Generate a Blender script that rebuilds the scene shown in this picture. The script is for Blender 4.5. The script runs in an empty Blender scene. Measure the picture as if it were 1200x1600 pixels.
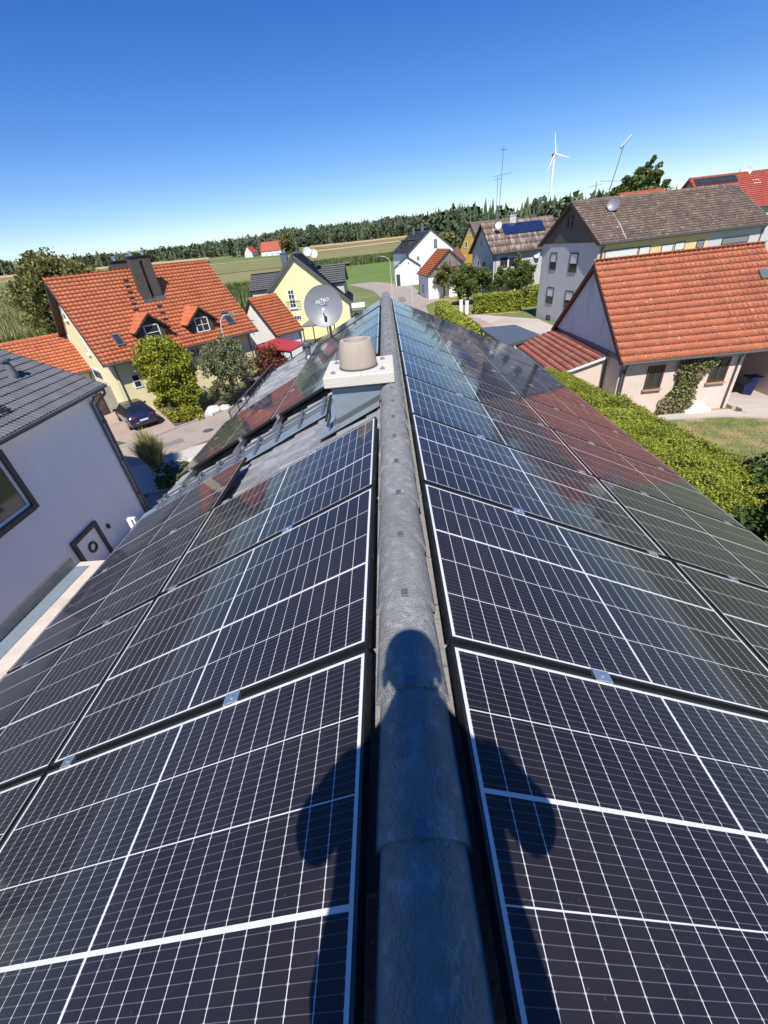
import bpy, bmesh, math, random
import numpy as np
from mathutils import Vector, Matrix, Euler, noise as mnoise

scene = bpy.context.scene
col = scene.collection
random.seed(7)
rng = np.random.default_rng(7)
R = math.radians
RIDGE = 7.8                      # height of the panel plane at the ridge above the ground

# ---------------------------------------------------------------- camera
F_PX = 632.25
CAM = np.array([0.010, 0.0, RIDGE + 1.160])
CR = np.array([0.9956164, -0.0037881, -0.0934539])
CU = np.array([0.07980922, 0.5554086, 0.82773895])
CF = np.array([-0.04876954, 0.83156896, -0.55327624])
cd = bpy.data.cameras.new('camera')
cam = bpy.data.objects.new('camera', cd)
col.objects.link(cam)
M = Matrix.Identity(4)
for i in range(3):
    M[i][0] = CR[i]; M[i][1] = CU[i]; M[i][2] = -CF[i]; M[i][3] = CAM[i]
cam.matrix_world = M
cd.sensor_fit = 'HORIZONTAL'
cd.sensor_width = 36.0
cd.lens = 36.0 * F_PX / 1200.0
cd.clip_start = 0.02
cd.clip_end = 6000.0
scene.camera = cam

# ---------------------------------------------------------------- sky, sun, exposure
SUN_EL = R(53.0)
SUN_AZ = R(180.0 + 1.5)          # clockwise from +Y: the sun stands behind the photographer
sun_dir = Vector((math.sin(SUN_AZ) * math.cos(SUN_EL), math.cos(SUN_AZ) * math.cos(SUN_EL), math.sin(SUN_EL)))
world = bpy.data.worlds.new('World')
scene.world = world
world.use_nodes = True
nt = world.node_tree
nt.nodes.clear()
sky = nt.nodes.new('ShaderNodeTexSky')
sky.sky_type = 'NISHITA'
sky.sun_disc = False
sky.sun_elevation = SUN_EL
sky.sun_rotation = SUN_AZ
sky.altitude = 450
sky.air_density = 1.0
sky.dust_density = 0.0
sky.ozone_density = 5.0
bg = nt.nodes.new('ShaderNodeBackground')
bg.inputs['Strength'].default_value = 0.095
wo = nt.nodes.new('ShaderNodeOutputWorld')
hs = nt.nodes.new('ShaderNodeHueSaturation')      # the phone's vivid blue
hs.inputs['Saturation'].default_value = 1.30
hs.inputs['Hue'].default_value = 0.515
nt.links.new(sky.outputs[0], hs.inputs['Color'])
nt.links.new(hs.outputs[0], bg.inputs[0])
nt.links.new(bg.outputs[0], wo.inputs[0])
sd = bpy.data.lights.new('sun', 'SUN')
sd.energy = 4.6
sd.angle = R(0.53)
sd.color = (1.0, 0.955, 0.88)
sun = bpy.data.objects.new('sun', sd)
col.objects.link(sun)
sun.location = (0, -30, 60)
sun.rotation_euler = sun_dir.to_track_quat('Z', 'Y').to_euler()
scene.view_settings.view_transform = 'Standard'
scene.view_settings.look = 'None'
scene.view_settings.gamma = 1.0
scene.view_settings.use_curve_mapping = False
scene.view_settings.exposure = 0.5
scene.render.engine = 'CYCLES'
scene.cycles.transparent_max_bounces = 16
scene.cycles.max_bounces = 8

# ---------------------------------------------------------------- pixel helpers (photograph is 1200 x 1600)
def pray(x, y):
    return CF + CR * (x - 600.0) / F_PX - CU * (y - 800.0) / F_PX
def gz(x, y, z=0.0):
    d = pray(x, y); return CAM + d * ((z - CAM[2]) / d[2])
def aty(x, y, Y):
    d = pray(x, y); return CAM + d * ((Y - CAM[1]) / d[1])
def onplane(x, y, p0, n):
    d = pray(x, y); p0 = np.array(p0, float); n = np.array(n, float)
    return CAM + d * (((p0 - CAM) @ n) / (d @ n))

# ---------------------------------------------------------------- materials
MATS = {}
def mat(name, color, rough=0.8, var=0.12, scale=6.0, bump=0.0, bscale=None, metallic=0.0, spec=0.5, coat=0.0,
        island=0.0, spots=None, trans=0.0, detail=4.0, coords='pos', stretch=None):
    if name in MATS: return MATS[name]
    m = bpy.data.materials.new(name); m.use_nodes = True
    n = m.node_tree.nodes; l = m.node_tree.links
    p = n['Principled BSDF']
    p.inputs['Roughness'].default_value = rough
    p.inputs['Metallic'].default_value = metallic
    p.inputs['Specular IOR Level'].default_value = spec
    p.inputs['Coat Weight'].default_value = coat
    p.inputs['Coat Roughness'].default_value = 0.06
    c = tuple(color) + (1.0,)
    geo = n.new('ShaderNodeNewGeometry')
    vec = geo.outputs['Position']
    if stretch:
        mp = n.new('ShaderNodeMapping'); mp.inputs['Scale'].default_value = stretch
        l.new(vec, mp.inputs['Vector']); vec = mp.outputs[0]
    tex = n.new('ShaderNodeTexNoise'); tex.inputs['Scale'].default_value = scale
    tex.inputs['Detail'].default_value = detail; tex.inputs['Roughness'].default_value = 0.62
    l.new(vec, tex.inputs['Vector'])
    mr = n.new('ShaderNodeMapRange')
    mr.inputs['From Min'].default_value = 0.25; mr.inputs['From Max'].default_value = 0.75
    mr.inputs['To Min'].default_value = 1.0 - var; mr.inputs['To Max'].default_value = 1.0 + var
    l.new(tex.outputs['Fac'], mr.inputs['Value'])
    val = mr.outputs[0]
    if island > 0:
        oi = n.new('ShaderNodeObjectInfo')
        ad = n.new('ShaderNodeMath'); ad.operation = 'ADD'
        l.new(oi.outputs['Random'], ad.inputs[0]); l.new(geo.outputs['Random Per Island'], ad.inputs[1])
        fr = n.new('ShaderNodeMath'); fr.operation = 'FRACT'; l.new(ad.outputs[0], fr.inputs[0])
        m2 = n.new('ShaderNodeMapRange')
        m2.inputs['To Min'].default_value = 1.0 - island; m2.inputs['To Max'].default_value = 1.0 + island
        l.new(fr.outputs[0], m2.inputs['Value'])
        mu = n.new('ShaderNodeMath'); mu.operation = 'MULTIPLY'
        l.new(val, mu.inputs[0]); l.new(m2.outputs[0], mu.inputs[1]); val = mu.outputs[0]
    vm = n.new('ShaderNodeVectorMath'); vm.operation = 'SCALE'
    vm.inputs[0].default_value = color
    l.new(val, vm.inputs['Scale'])
    out = vm.outputs[0]
    for sp in (spots or []):          # (colour, scale, threshold, softness, amount)
        sc, ss, th, so, am = sp
        t2 = n.new('ShaderNodeTexNoise'); t2.inputs['Scale'].default_value = ss; t2.inputs['Detail'].default_value = 5
        l.new(vec, t2.inputs['Vector'])
        m3 = n.new('ShaderNodeMapRange'); m3.inputs['From Min'].default_value = th; m3.inputs['From Max'].default_value = th + so
        m3.inputs['To Max'].default_value = am
        l.new(t2.outputs['Fac'], m3.inputs['Value'])
        mx = n.new('ShaderNodeMix'); mx.data_type = 'RGBA'
        l.new(m3.outputs[0], mx.inputs['Factor']); l.new(out, mx.inputs['A'])
        mx.inputs['B'].default_value = tuple(sc) + (1.0,)
        out = mx.outputs['Result']
    l.new(out, p.inputs['Base Color'])
    if bump > 0:
        t3 = n.new('ShaderNodeTexNoise'); t3.inputs['Scale'].default_value = bscale or scale * 4
        t3.inputs['Detail'].default_value = 5
        l.new(vec, t3.inputs['Vector'])
        bp = n.new('ShaderNodeBump'); bp.inputs['Strength'].default_value = bump; bp.inputs['Distance'].default_value = 0.02
        l.new(t3.outputs['Fac'], bp.inputs['Height']); l.new(bp.outputs[0], p.inputs['Normal'])
    if trans > 0:
        tb = n.new('ShaderNodeBsdfTranslucent'); l.new(out, tb.inputs['Color'])
        ms = n.new('ShaderNodeMixShader'); ms.inputs[0].default_value = trans
        o = n['Material Output']
        l.new(p.outputs[0], ms.inputs[1]); l.new(tb.outputs[0], ms.inputs[2]); l.new(ms.outputs[0], o.inputs['Surface'])
    MATS[name] = m
    return m

def glass_sheet_mat(name, rough=0.05, ior=1.5, tint=(1, 1, 1)):
    """clear cover glass: Fresnel reflection over a see-through sheet"""
    m = bpy.data.materials.new(name); m.use_nodes = True
    n = m.node_tree.nodes; l = m.node_tree.links
    n.clear()
    o = n.new('ShaderNodeOutputMaterial'); ms = n.new('ShaderNodeMixShader')
    fr = n.new('ShaderNodeFresnel')           # thin sheet: the same reflectance from both sides
    ge = n.new('ShaderNodeNewGeometry'); mi = n.new('ShaderNodeMapRange')
    mi.inputs['To Min'].default_value = ior; mi.inputs['To Max'].default_value = 1.0 / ior
    l.new(ge.outputs['Backfacing'], mi.inputs['Value']); l.new(mi.outputs[0], fr.inputs['IOR'])
    tr = n.new('ShaderNodeBsdfTransparent'); tr.inputs[0].default_value = tint + (1,)
    gl = n.new('ShaderNodeBsdfGlossy'); gl.inputs['Roughness'].default_value = rough
    gl.inputs['Color'].default_value = (0.92, 0.93, 0.95, 1)
    l.new(fr.outputs[0], ms.inputs[0]); l.new(tr.outputs[0], ms.inputs[1]); l.new(gl.outputs[0], ms.inputs[2])
    l.new(ms.outputs[0], o.inputs['Surface'])
    MATS[name] = m
    return m

# ---------------------------------------------------------------- mesh helpers
W = {}                                    # world offset of every object built from world coordinates
def nrm(v):
    v = np.array(v, float); return v / np.linalg.norm(v)
class MB:
    def __init__(s): s.v = []; s.f = []
    def add(s, vs, fs):
        k = len(s.v); s.v += [tuple(map(float, a)) for a in vs]; s.f += [tuple(k + i for i in f) for f in fs]; return s
    def par(s, p, a, b, c):               # parallelepiped: corner and three edge vectors
        p, a, b, c = (np.array(q, float) for q in (p, a, b, c))
        if np.dot(np.cross(a, b), c) < 0: a, b = b, a
        return s.add([p, p + a, p + a + b, p + b, p + c, p + a + c, p + a + b + c, p + b + c],
                     [(0, 3, 2, 1), (4, 5, 6, 7), (0, 1, 5, 4), (1, 2, 6, 5), (2, 3, 7, 6), (3, 0, 4, 7)])
    def box(s, c, sx, sy, sz, ex=(1, 0, 0), ey=(0, 1, 0), ez=(0, 0, 1)):
        ex, ey, ez = (np.array(q, float) for q in (ex, ey, ez))
        return s.par(np.array(c) - ex * sx / 2 - ey * sy / 2 - ez * sz / 2, ex * sx, ey * sy, ez * sz)
    def prism(s, poly, vec):
        poly = [np.array(p, float) for p in poly]; vec = np.array(vec, float); n = len(poly)
        a = sum((np.cross(poly[i] - poly[0], poly[(i + 1) % n] - poly[0]) for i in range(n)), np.zeros(3))
        if np.dot(a, vec) < 0: poly = poly[::-1]
        vs = poly + [p + vec for p in poly]
        fs = [tuple(range(n))[::-1], tuple(range(n, 2 * n))] + [(i, (i + 1) % n, n + (i + 1) % n, n + i) for i in range(n)]
        return s.add(vs, fs)
    def tube(s, pts, r, n=8, caps=True):
        pts = [np.array(p, float) for p in pts]; m = len(pts)
        rs = r if hasattr(r, '__len__') else [r] * m
        base = len(s.v); u = None
        for i in range(m):
            t = nrm(pts[min(i + 1, m - 1)] - pts[max(i - 1, 0)])
            if u is None: u = nrm(np.cross(t, [0, 0, 1] if abs(t[2]) < .9 else [1, 0, 0]))
            u = nrm(u - t * np.dot(u, t)); w = np.cross(t, u)
            for k in range(n):
                a = 2 * math.pi * k / n
                s.v.append(tuple(pts[i] + rs[i] * (math.cos(a) * u + math.sin(a) * w)))
        for i in range(m - 1):
            for k in range(n):
                a = base + i * n; k2 = (k + 1) % n
                s.f.append((a + k, a + k2, a + n + k2, a + n + k))
        if caps:
            s.f.append(tuple(base + k for k in range(n))[::-1])
            s.f.append(tuple(base + (m - 1) * n + k for k in range(n)))
        return s
    def lathe(s, c, prof, n=24, axis=(0, 0, 1), caps=True):
        ax = nrm(axis); u = nrm(np.cross(ax, [0, 0, 1] if abs(ax[2]) < .9 else [1, 0, 0])); w = np.cross(ax, u)
        c = np.array(c, float); base = len(s.v); m = len(prof)
        for r, h in prof:
            for k in range(n):
                a = 2 * math.pi * k / n
                s.v.append(tuple(c + ax * h + r * (math.cos(a) * u + math.sin(a) * w)))
        for i in range(m - 1):
            for k in range(n):
                a = base + i * n; k2 = (k + 1) % n
                s.f.append((a + k, a + k2, a + n + k2, a + n + k))
        if caps:
            s.f.append(tuple(base + k for k in range(n))[::-1]); s.f.append(tuple(base + (m - 1) * n + k for k in range(n)))
        return s
    def build(s, name, m, parent=None, smooth=False, origin=None):
        v = np.array(s.v, float)
        if parent is not None: off = W[parent.name]
        elif origin is not None: off = np.array(origin, float)
        else:
            lo, hi = v.min(0), v.max(0); off = np.array([(lo[0] + hi[0]) / 2, (lo[1] + hi[1]) / 2, lo[2]])
        me = bpy.data.meshes.new(name)
        me.from_pydata([tuple(a) for a in v - off], [], s.f)
        me.materials.append(m)
        if smooth:
            me.polygons.foreach_set('use_smooth', [True] * len(me.polygons))
            me.set_sharp_from_angle(angle=R(40))
        o = bpy.data.objects.new(name, me); col.objects.link(o)
        if parent is not None: o.parent = parent
        else: o.location = off
        W[o.name] = off
        return o
def fast_mesh(name, V, quads, m, parent=None, origin=None, kind=None):
    """V (n,3) array, quads (m,4) int array"""
    off = W[parent.name] if parent is not None else np.array(origin if origin is not None else (0, 0, 0), float)
    me = bpy.data.meshes.new(name); k = quads.shape[1]
    me.vertices.add(len(V)); me.vertices.foreach_set('co', (V - off).astype(np.float32).ravel())
    me.loops.add(quads.size); me.loops.foreach_set('vertex_index', quads.astype(np.int32).ravel())
    me.polygons.add(len(quads)); me.polygons.foreach_set('loop_start', np.arange(0, quads.size, k, dtype=np.int32))
    me.update(calc_edges=True)
    me.materials.append(m)
    o = bpy.data.objects.new(name, me); col.objects.link(o)
    if parent is not None: o.parent = parent
    else: o.location = off
    if kind: o['kind'] = kind
    W[o.name] = off
    return o
def empty(name, loc, label, cat, group=None):
    o = bpy.data.objects.new(name, None); col.objects.link(o); o.empty_display_size = 0.3
    o.location = loc; W[o.name] = np.array(loc, float)
    o['label'] = label; o['category'] = cat
    if group: o['group'] = group
    return o
def tag(o, label=None, cat=None, group=None, kind=None):
    if label: o['label'] = label
    if cat: o['category'] = cat
    if group: o['group'] = group
    if kind: o['kind'] = kind
    return o
def inst(name, me, parent, pos, ex, ey, ez):
    """a copy of a shared mesh, placed by its axes in world space under a parent built from world coordinates"""
    o = bpy.data.objects.new(name, me); col.objects.link(o)
    off = W[parent.name] if parent is not None else np.zeros(3)
    m4 = Matrix.Identity(4)
    for i in range(3):
        m4[i][0] = ex[i]; m4[i][1] = ey[i]; m4[i][2] = ez[i]; m4[i][3] = pos[i] - off[i]
    if parent is not None: o.parent = parent
    o.matrix_basis = m4
    return o
# ---------------------------------------------------------------- material library
M_white = mat('white_render', (0.80, 0.79, 0.77), 0.9, 0.05, 0.6, 0.2, 60, spots=[((0.62, 0.60, 0.57), 0.8, 0.56, 0.2, 0.35)], stretch=(1.6, 1.6, 0.4))
M_white_cool = mat('white_render_fine', (0.80, 0.80, 0.81), 0.9, 0.04, 0.5, 0.2, 90, spots=[((0.70, 0.70, 0.71), 0.6, 0.55, 0.2, 0.4)], stretch=(1.6, 1.6, 0.4))
M_yellow = mat('pale_yellow_render', (0.80, 0.71, 0.38), 0.9, 0.07, 0.7, 0.15, 60)
M_yellow2 = mat('cream_yellow_render', (0.80, 0.72, 0.42), 0.9, 0.05, 0.7, 0.15, 60)
M_yellow3 = mat('strong_yellow_render', (0.75, 0.50, 0.10), 0.9, 0.05, 0.7, 0.1, 60)
M_ochre = mat('ochre_render', (0.70, 0.52, 0.26), 0.9, 0.06, 0.7, 0.1, 60)
M_pinkish = mat('pale_pink_render', (0.66, 0.54, 0.46), 0.9, 0.05, 1.2, 0.25, 40, spots=[((0.55, 0.47, 0.40), 0.9, 0.55, 0.2, 0.35)])
M_greyrender = mat('grey_render', (0.50, 0.49, 0.47), 0.92, 0.06, 0.9, 0.25, 50, spots=[((0.38, 0.37, 0.35), 0.7, 0.56, 0.15, 0.4)])
M_oldwhite = mat('stained_white_render', (0.70, 0.68, 0.67), 0.92, 0.05, 0.8, 0.25, 40, spots=[((0.42, 0.37, 0.36), 1.1, 0.5, 0.22, 0.6)], stretch=(1.5, 1.5, 0.35))
M_brownclad = mat('brown_fibre_cement', (0.105, 0.085, 0.075), 0.75, 0.10, 3.0, 0.1, 30)
M_orange = mat('orange_clay_tile', (0.50, 0.148, 0.060), 0.66, 0.10, 3.0, 0.2, 60, island=0.10, spots=[((0.40, 0.09, 0.03), 1.3, 0.56, 0.12, 0.5)])
M_orange_old = mat('weathered_orange_tile', (0.40, 0.122, 0.058), 0.8, 0.16, 2.2, 0.35, 50, island=0.09,
                   spots=[((0.62, 0.52, 0.40), 9.0, 0.655, 0.03, 0.7), ((0.30, 0.085, 0.05), 1.0, 0.54, 0.14, 0.6)])
M_annex = mat('annex_red_tile', (0.36, 0.115, 0.075), 0.62, 0.14, 3.0, 0.2, 50, island=0.16, spots=[((0.34, 0.22, 0.17), 1.4, 0.55, 0.12, 0.5)])
M_darktile = mat('anthracite_tile', (0.115, 0.118, 0.126), 0.55, 0.10, 3.0, 0.15, 80, island=0.12)
M_slate = mat('dark_slate_roof', (0.060, 0.062, 0.070), 0.55, 0.12, 2.0, 0.1, 60, island=0.15)
M_browntile = mat('brown_weathered_tile', (0.165, 0.118, 0.095), 0.85, 0.18, 1.6, 0.35, 40, island=0.22,
                  spots=[((0.36, 0.32, 0.28), 3.0, 0.60, 0.05, 0.6), ((0.09, 0.065, 0.055), 0.5, 0.54, 0.15, 0.5)])
M_browncorr = mat('brown_corrugated_sheet', (0.17, 0.115, 0.09), 0.85, 0.18, 1.0, 0.3, 40, island=0.12,
                  spots=[((0.42, 0.38, 0.33), 1.5, 0.50, 0.14, 0.75)], stretch=(2.2, 0.3, 0.3))
M_brownplain = mat('dull_brown_roof', (0.20, 0.165, 0.135), 0.9, 0.12, 1.0, 0.2, 40, island=0.12)
M_redtile = mat('bright_red_tile', (0.37, 0.075, 0.045), 0.7, 0.10, 1.5, 0.1, 50, island=0.12)
M_redsheet = mat('red_sheet_roof', (0.42, 0.035, 0.045), 0.45, 0.06, 2.0)
M_greytile = mat('grey_concrete_tile', (0.25, 0.252, 0.256), 0.78, 0.20, 9.0, 0.5, 90, island=0.32,
                 spots=[((0.30, 0.30, 0.29), 22.0, 0.57, 0.08, 0.5), ((0.085, 0.088, 0.092), 3.5, 0.55, 0.12, 0.5)])
M_ridge = mat('grey_ridge_tile', (0.225, 0.223, 0.220), 0.68, 0.20, 22.0, 0.55, 120, island=0.06, spec=0.22,
              spots=[((0.40, 0.40, 0.40), 24.0, 0.54, 0.10, 0.45), ((0.14, 0.14, 0.145), 3.0, 0.52, 0.22, 0.4), ((0.42, 0.41, 0.39), 70.0, 0.68, 0.04, 0.4)])
M_lead = mat('bluegrey_flashing', (0.235, 0.28, 0.315), 0.45, 0.10, 4.0, 0.15, 30, metallic=0.2)
M_zinc = mat('grey_zinc', (0.20, 0.215, 0.225), 0.42, 0.12, 5.0, 0.05, 40, metallic=0.6)
M_gutter = mat('dark_grey_metal', (0.115, 0.12, 0.125), 0.45, 0.08, 5.0, metallic=0.3)
M_alu = mat('aluminium', (0.62, 0.64, 0.66), 0.30, 0.08, 20.0, metallic=0.9)
M_black = mat('black_anodised_frame', (0.014, 0.014, 0.015), 0.38, 0.15, 12.0)
M_blackmetal = mat('black_painted_steel', (0.018, 0.018, 0.02), 0.45, 0.1, 8.0)
M_concrete = mat('pale_concrete_cap', (0.56, 0.52, 0.455), 0.88, 0.04, 5.0, 0.25, 60, spots=[((0.54, 0.50, 0.43), 3.0, 0.58, 0.2, 0.4)])
M_pot = mat('beige_fireclay', (0.40, 0.33, 0.27), 0.72, 0.08, 4.0, 0.15, 60, spots=[((0.24, 0.19, 0.16), 3.0, 0.57, 0.15, 0.5)], stretch=(3, 3, 0.6))
M_soot = mat('soot', (0.02, 0.018, 0.016), 0.95, 0.2, 8.0)
M_dish = mat('grey_dish_paint', (0.19, 0.195, 0.215), 0.42, 0.04, 3.0)
M_dish_white = mat('pale_dish_paint', (0.55, 0.56, 0.57), 0.5, 0.05, 3.0)
M_print = mat('white_print', (0.72, 0.73, 0.75), 0.6, 0.05, 30)
M_wframe = mat('white_window_frame', (0.78, 0.78, 0.77), 0.45, 0.03, 3.0)
M_dframe = mat('dark_window_frame', (0.045, 0.047, 0.052), 0.6, 0.08, 4.0)
M_bframe = mat('brown_window_frame', (0.085, 0.045, 0.03), 0.5, 0.15, 8.0)
M_sandstone = mat('sandstone_sill', (0.42, 0.26, 0.16), 0.85, 0.1, 6.0, 0.2, 40)
M_pane = mat('window_pane', (0.030, 0.036, 0.040), 0.06, 0.3, 1.5, spec=0.8)
M_shutter = mat('pale_roller_shutter', (0.62, 0.62, 0.60), 0.6, 0.04, 3.0)
M_darkgrey_shutter = mat('grey_roller_shutter', (0.20, 0.20, 0.20), 0.6, 0.04, 3.0)
M_darkwood = mat('dark_board', (0.05, 0.034, 0.026), 0.7, 0.2, 5.0, 0.2, 40)
M_wood = mat('weathered_wood', (0.19, 0.165, 0.14), 0.9, 0.25, 2.5, 0.35, 30, island=0.22, stretch=(3, 3, 0.4))
M_slateclad = mat('dark_chimney_cladding', (0.070, 0.062, 0.055), 0.7, 0.2, 3.0, 0.3, 25)
M_greyboard = mat('grey_gate_board', (0.30, 0.30, 0.29), 0.8, 0.1, 3.0, island=0.1)
M_rock = mat('pale_rock', (0.55, 0.52, 0.48), 0.9, 0.2, 2.0, 0.5, 12)
M_green_wall = mat('pale_green_render', (0.50, 0.55, 0.42), 0.9, 0.05, 0.7, 0.1, 60)
M_terrace = mat('beige_flat_roof', (0.55, 0.48, 0.40), 0.9, 0.12, 2.5, 0.3, 50, spots=[((0.40, 0.35, 0.30), 1.6, 0.56, 0.12, 0.5)])
M_bitumen = mat('dark_bitumen_roof', (0.085, 0.092, 0.10), 0.8, 0.16, 2.0, 0.3, 60, spots=[((0.16, 0.165, 0.17), 1.0, 0.56, 0.14, 0.5)])
M_pv_dark = mat('blue_collector_glass', (0.012, 0.026, 0.085), 0.08, 0.3, 2.0, spec=0.7)
# leaves
M_leaf_yg = mat('yellow_green_leaf', (0.27, 0.29, 0.022), 0.55, 0.25, 0.8, island=0.45, trans=0.30)
M_leaf_hedge = mat('thuja_leaf', (0.285, 0.320, 0.036), 0.6, 0.4, 1.6, island=0.28, trans=0.25)
M_leaf_mid = mat('mid_green_leaf', (0.115, 0.155, 0.035), 0.55, 0.25, 0.8, island=0.45, trans=0.28)
M_leaf_dark = mat('dark_green_leaf', (0.065, 0.105, 0.028), 0.5, 0.25, 0.8, island=0.4, trans=0.2)
M_leaf_grey = mat('grey_green_leaf', (0.165, 0.180, 0.085), 0.65, 0.25, 0.8, island=0.45, trans=0.25)
M_leaf_olive = mat('olive_green_leaf', (0.175, 0.170, 0.052), 0.6, 0.25, 0.5, island=0.45, trans=0.25)
M_leaf_red = mat('dark_red_leaf', (0.10, 0.02, 0.02), 0.55, 0.25, 0.8, island=0.4, trans=0.2)
M_leaf_rust = mat('rust_leaf', (0.18, 0.055, 0.022), 0.6, 0.3, 0.8, island=0.4, trans=0.2)
M_leaf_ivy = mat('dry_ivy_leaf', (0.19, 0.20, 0.075), 0.7, 0.3, 1.5, island=0.5, trans=0.2, spots=[((0.30, 0.24, 0.15), 1.1, 0.52, 0.1, 0.8)])
M_leaf_conifer = mat('conifer_needle', (0.042, 0.068, 0.030), 0.7, 0.3, 0.02, island=0.45, trans=0.1)
M_forest = mat('forest_foliage', (0.058, 0.078, 0.036), 0.75, 0.35, 0.02, island=0.55)
M_maize = mat('maize_leaf', (0.23, 0.23, 0.075), 0.6, 0.3, 0.1, island=0.5, trans=0.25)
M_straw = mat('ornamental_grass_blade', (0.34, 0.34, 0.12), 0.7, 0.25, 2.0, island=0.5, trans=0.3)
M_bark = mat('bark', (0.085, 0.064, 0.048), 0.95, 0.25, 6.0, 0.5, 20)
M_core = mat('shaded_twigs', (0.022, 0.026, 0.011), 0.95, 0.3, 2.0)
# ground
M_meadow = mat('meadow', (0.155, 0.175, 0.05), 0.95, 0.25, 0.05, 0.3, 2.0, spots=[((0.20, 0.17, 0.07), 0.03, 0.5, 0.2, 0.6)])
M_asphalt = mat('sunbleached_asphalt', (0.33, 0.275, 0.235), 0.92, 0.10, 0.6, 0.3, 40, spots=[((0.25, 0.215, 0.19), 0.5, 0.55, 0.12, 0.5), ((0.40, 0.35, 0.30), 8.0, 0.6, 0.1, 0.4)])
M_paving = mat('pinkish_paving', (0.38, 0.285, 0.235), 0.92, 0.12, 0.8, 0.3, 30, spots=[((0.29, 0.21, 0.17), 0.6, 0.53, 0.14, 0.55)])
M_concrete_yard = mat('pale_concrete_yard', (0.46, 0.41, 0.36), 0.92, 0.10, 0.5, 0.25, 30, spots=[((0.36, 0.27, 0.22), 0.25, 0.52, 0.1, 0.5)])
M_kerb = mat('kerb_stone', (0.34, 0.31, 0.28), 0.9, 0.12, 4.0, 0.2, 40)
M_gravelbase = mat('pale_gravel_bed', (0.48, 0.44, 0.39), 0.95, 0.2, 6.0, 0.6, 30)
M_lawn = mat('dry_lawn', (0.150, 0.170, 0.045), 0.95, 0.2, 1.2, 0.5, 50, spots=[((0.37, 0.27, 0.13), 0.55, 0.46, 0.12, 0.8), ((0.085, 0.12, 0.03), 0.9, 0.58, 0.1, 0.6)])
M_soil = mat('garden_soil', (0.10, 0.08, 0.055), 0.95, 0.25, 1.5, 0.5, 20, spots=[((0.09, 0.11, 0.03), 0.7, 0.5, 0.1, 0.8)])
M_wheat = mat('stubble_field', (0.45, 0.31, 0.155), 0.95, 0.10, 0.02, 0.2, 1.0)
M_maizefield = mat('maize_field', (0.215, 0.195, 0.068), 0.95, 0.22, 0.25, 0.8, 1.2, spots=[((0.14, 0.16, 0.045), 0.02, 0.5, 0.15, 0.7)], detail=8.0)
M_greenfield = mat('green_field', (0.120, 0.175, 0.032), 0.95, 0.12, 0.05, 0.4, 1.5)
M_olivefield = mat('olive_field', (0.185, 0.185, 0.058), 0.95, 0.15, 0.03, 0.4, 1.0)
M_darkfield = mat('dark_maize_field', (0.105, 0.135, 0.035), 0.95, 0.25, 0.15, 0.8, 1.0)
M_track = mat('dirt_track', (0.42, 0.35, 0.27), 0.95, 0.12, 0.5, 0.2, 10)
# ---------------------------------------------------------------- roofs, houses, windows
TILE_MESH = {}
def tile_mesh(tw, th, amp, matl, lip=0.042, seg=5, style='pan', under=0.035, smooth=True):
    key = (tw, th, amp, matl.name, style, lip, under)
    if key in TILE_MESH: return TILE_MESH[key]
    vs = []; fs = []
    zs = []
    for i in range(seg + 1):
        t = i / seg
        if style == 'pan': z = amp * (0.5 + 0.5 * math.cos(2 * math.pi * (t - 0.12))) * (1 if t < 0.62 else 0.55)
        elif style == 'double': z = amp * (1.0 if (i % 4) in (1, 2) else 0.0)
        elif style == 'flat': z = amp * (1.0 if t < 0.12 else 0.0)
        else: z = amp * (0.5 - 0.5 * math.cos(2 * math.pi * t))
        zs.append(z)
    for j, (yy, dz) in enumerate(((0.0, lip), (th * 1.12, 0.004))):
        for i in range(seg + 1): vs.append((tw * i / seg, yy, zs[i] + dz))
    for i in range(seg + 1): vs.append((tw * i / seg, under, zs[i] + lip - 0.034))
    n = seg + 1
    for i in range(seg):
        fs.append((i, i + 1, n + i + 1, n + i)); fs.append((2 * n + i, 2 * n + i + 1, i + 1, i))
    fs.append((0, n, 2 * n)); fs.append((n - 1, 3 * n - 1, 2 * n - 1))
    me = bpy.data.meshes.new('tile'); me.from_pydata(vs, [], fs); me.materials.append(matl)
    if smooth: me.polygons.foreach_set('use_smooth', [True] * len(fs))       # soft rounded noses
    TILE_MESH[key] = me
    return me
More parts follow.
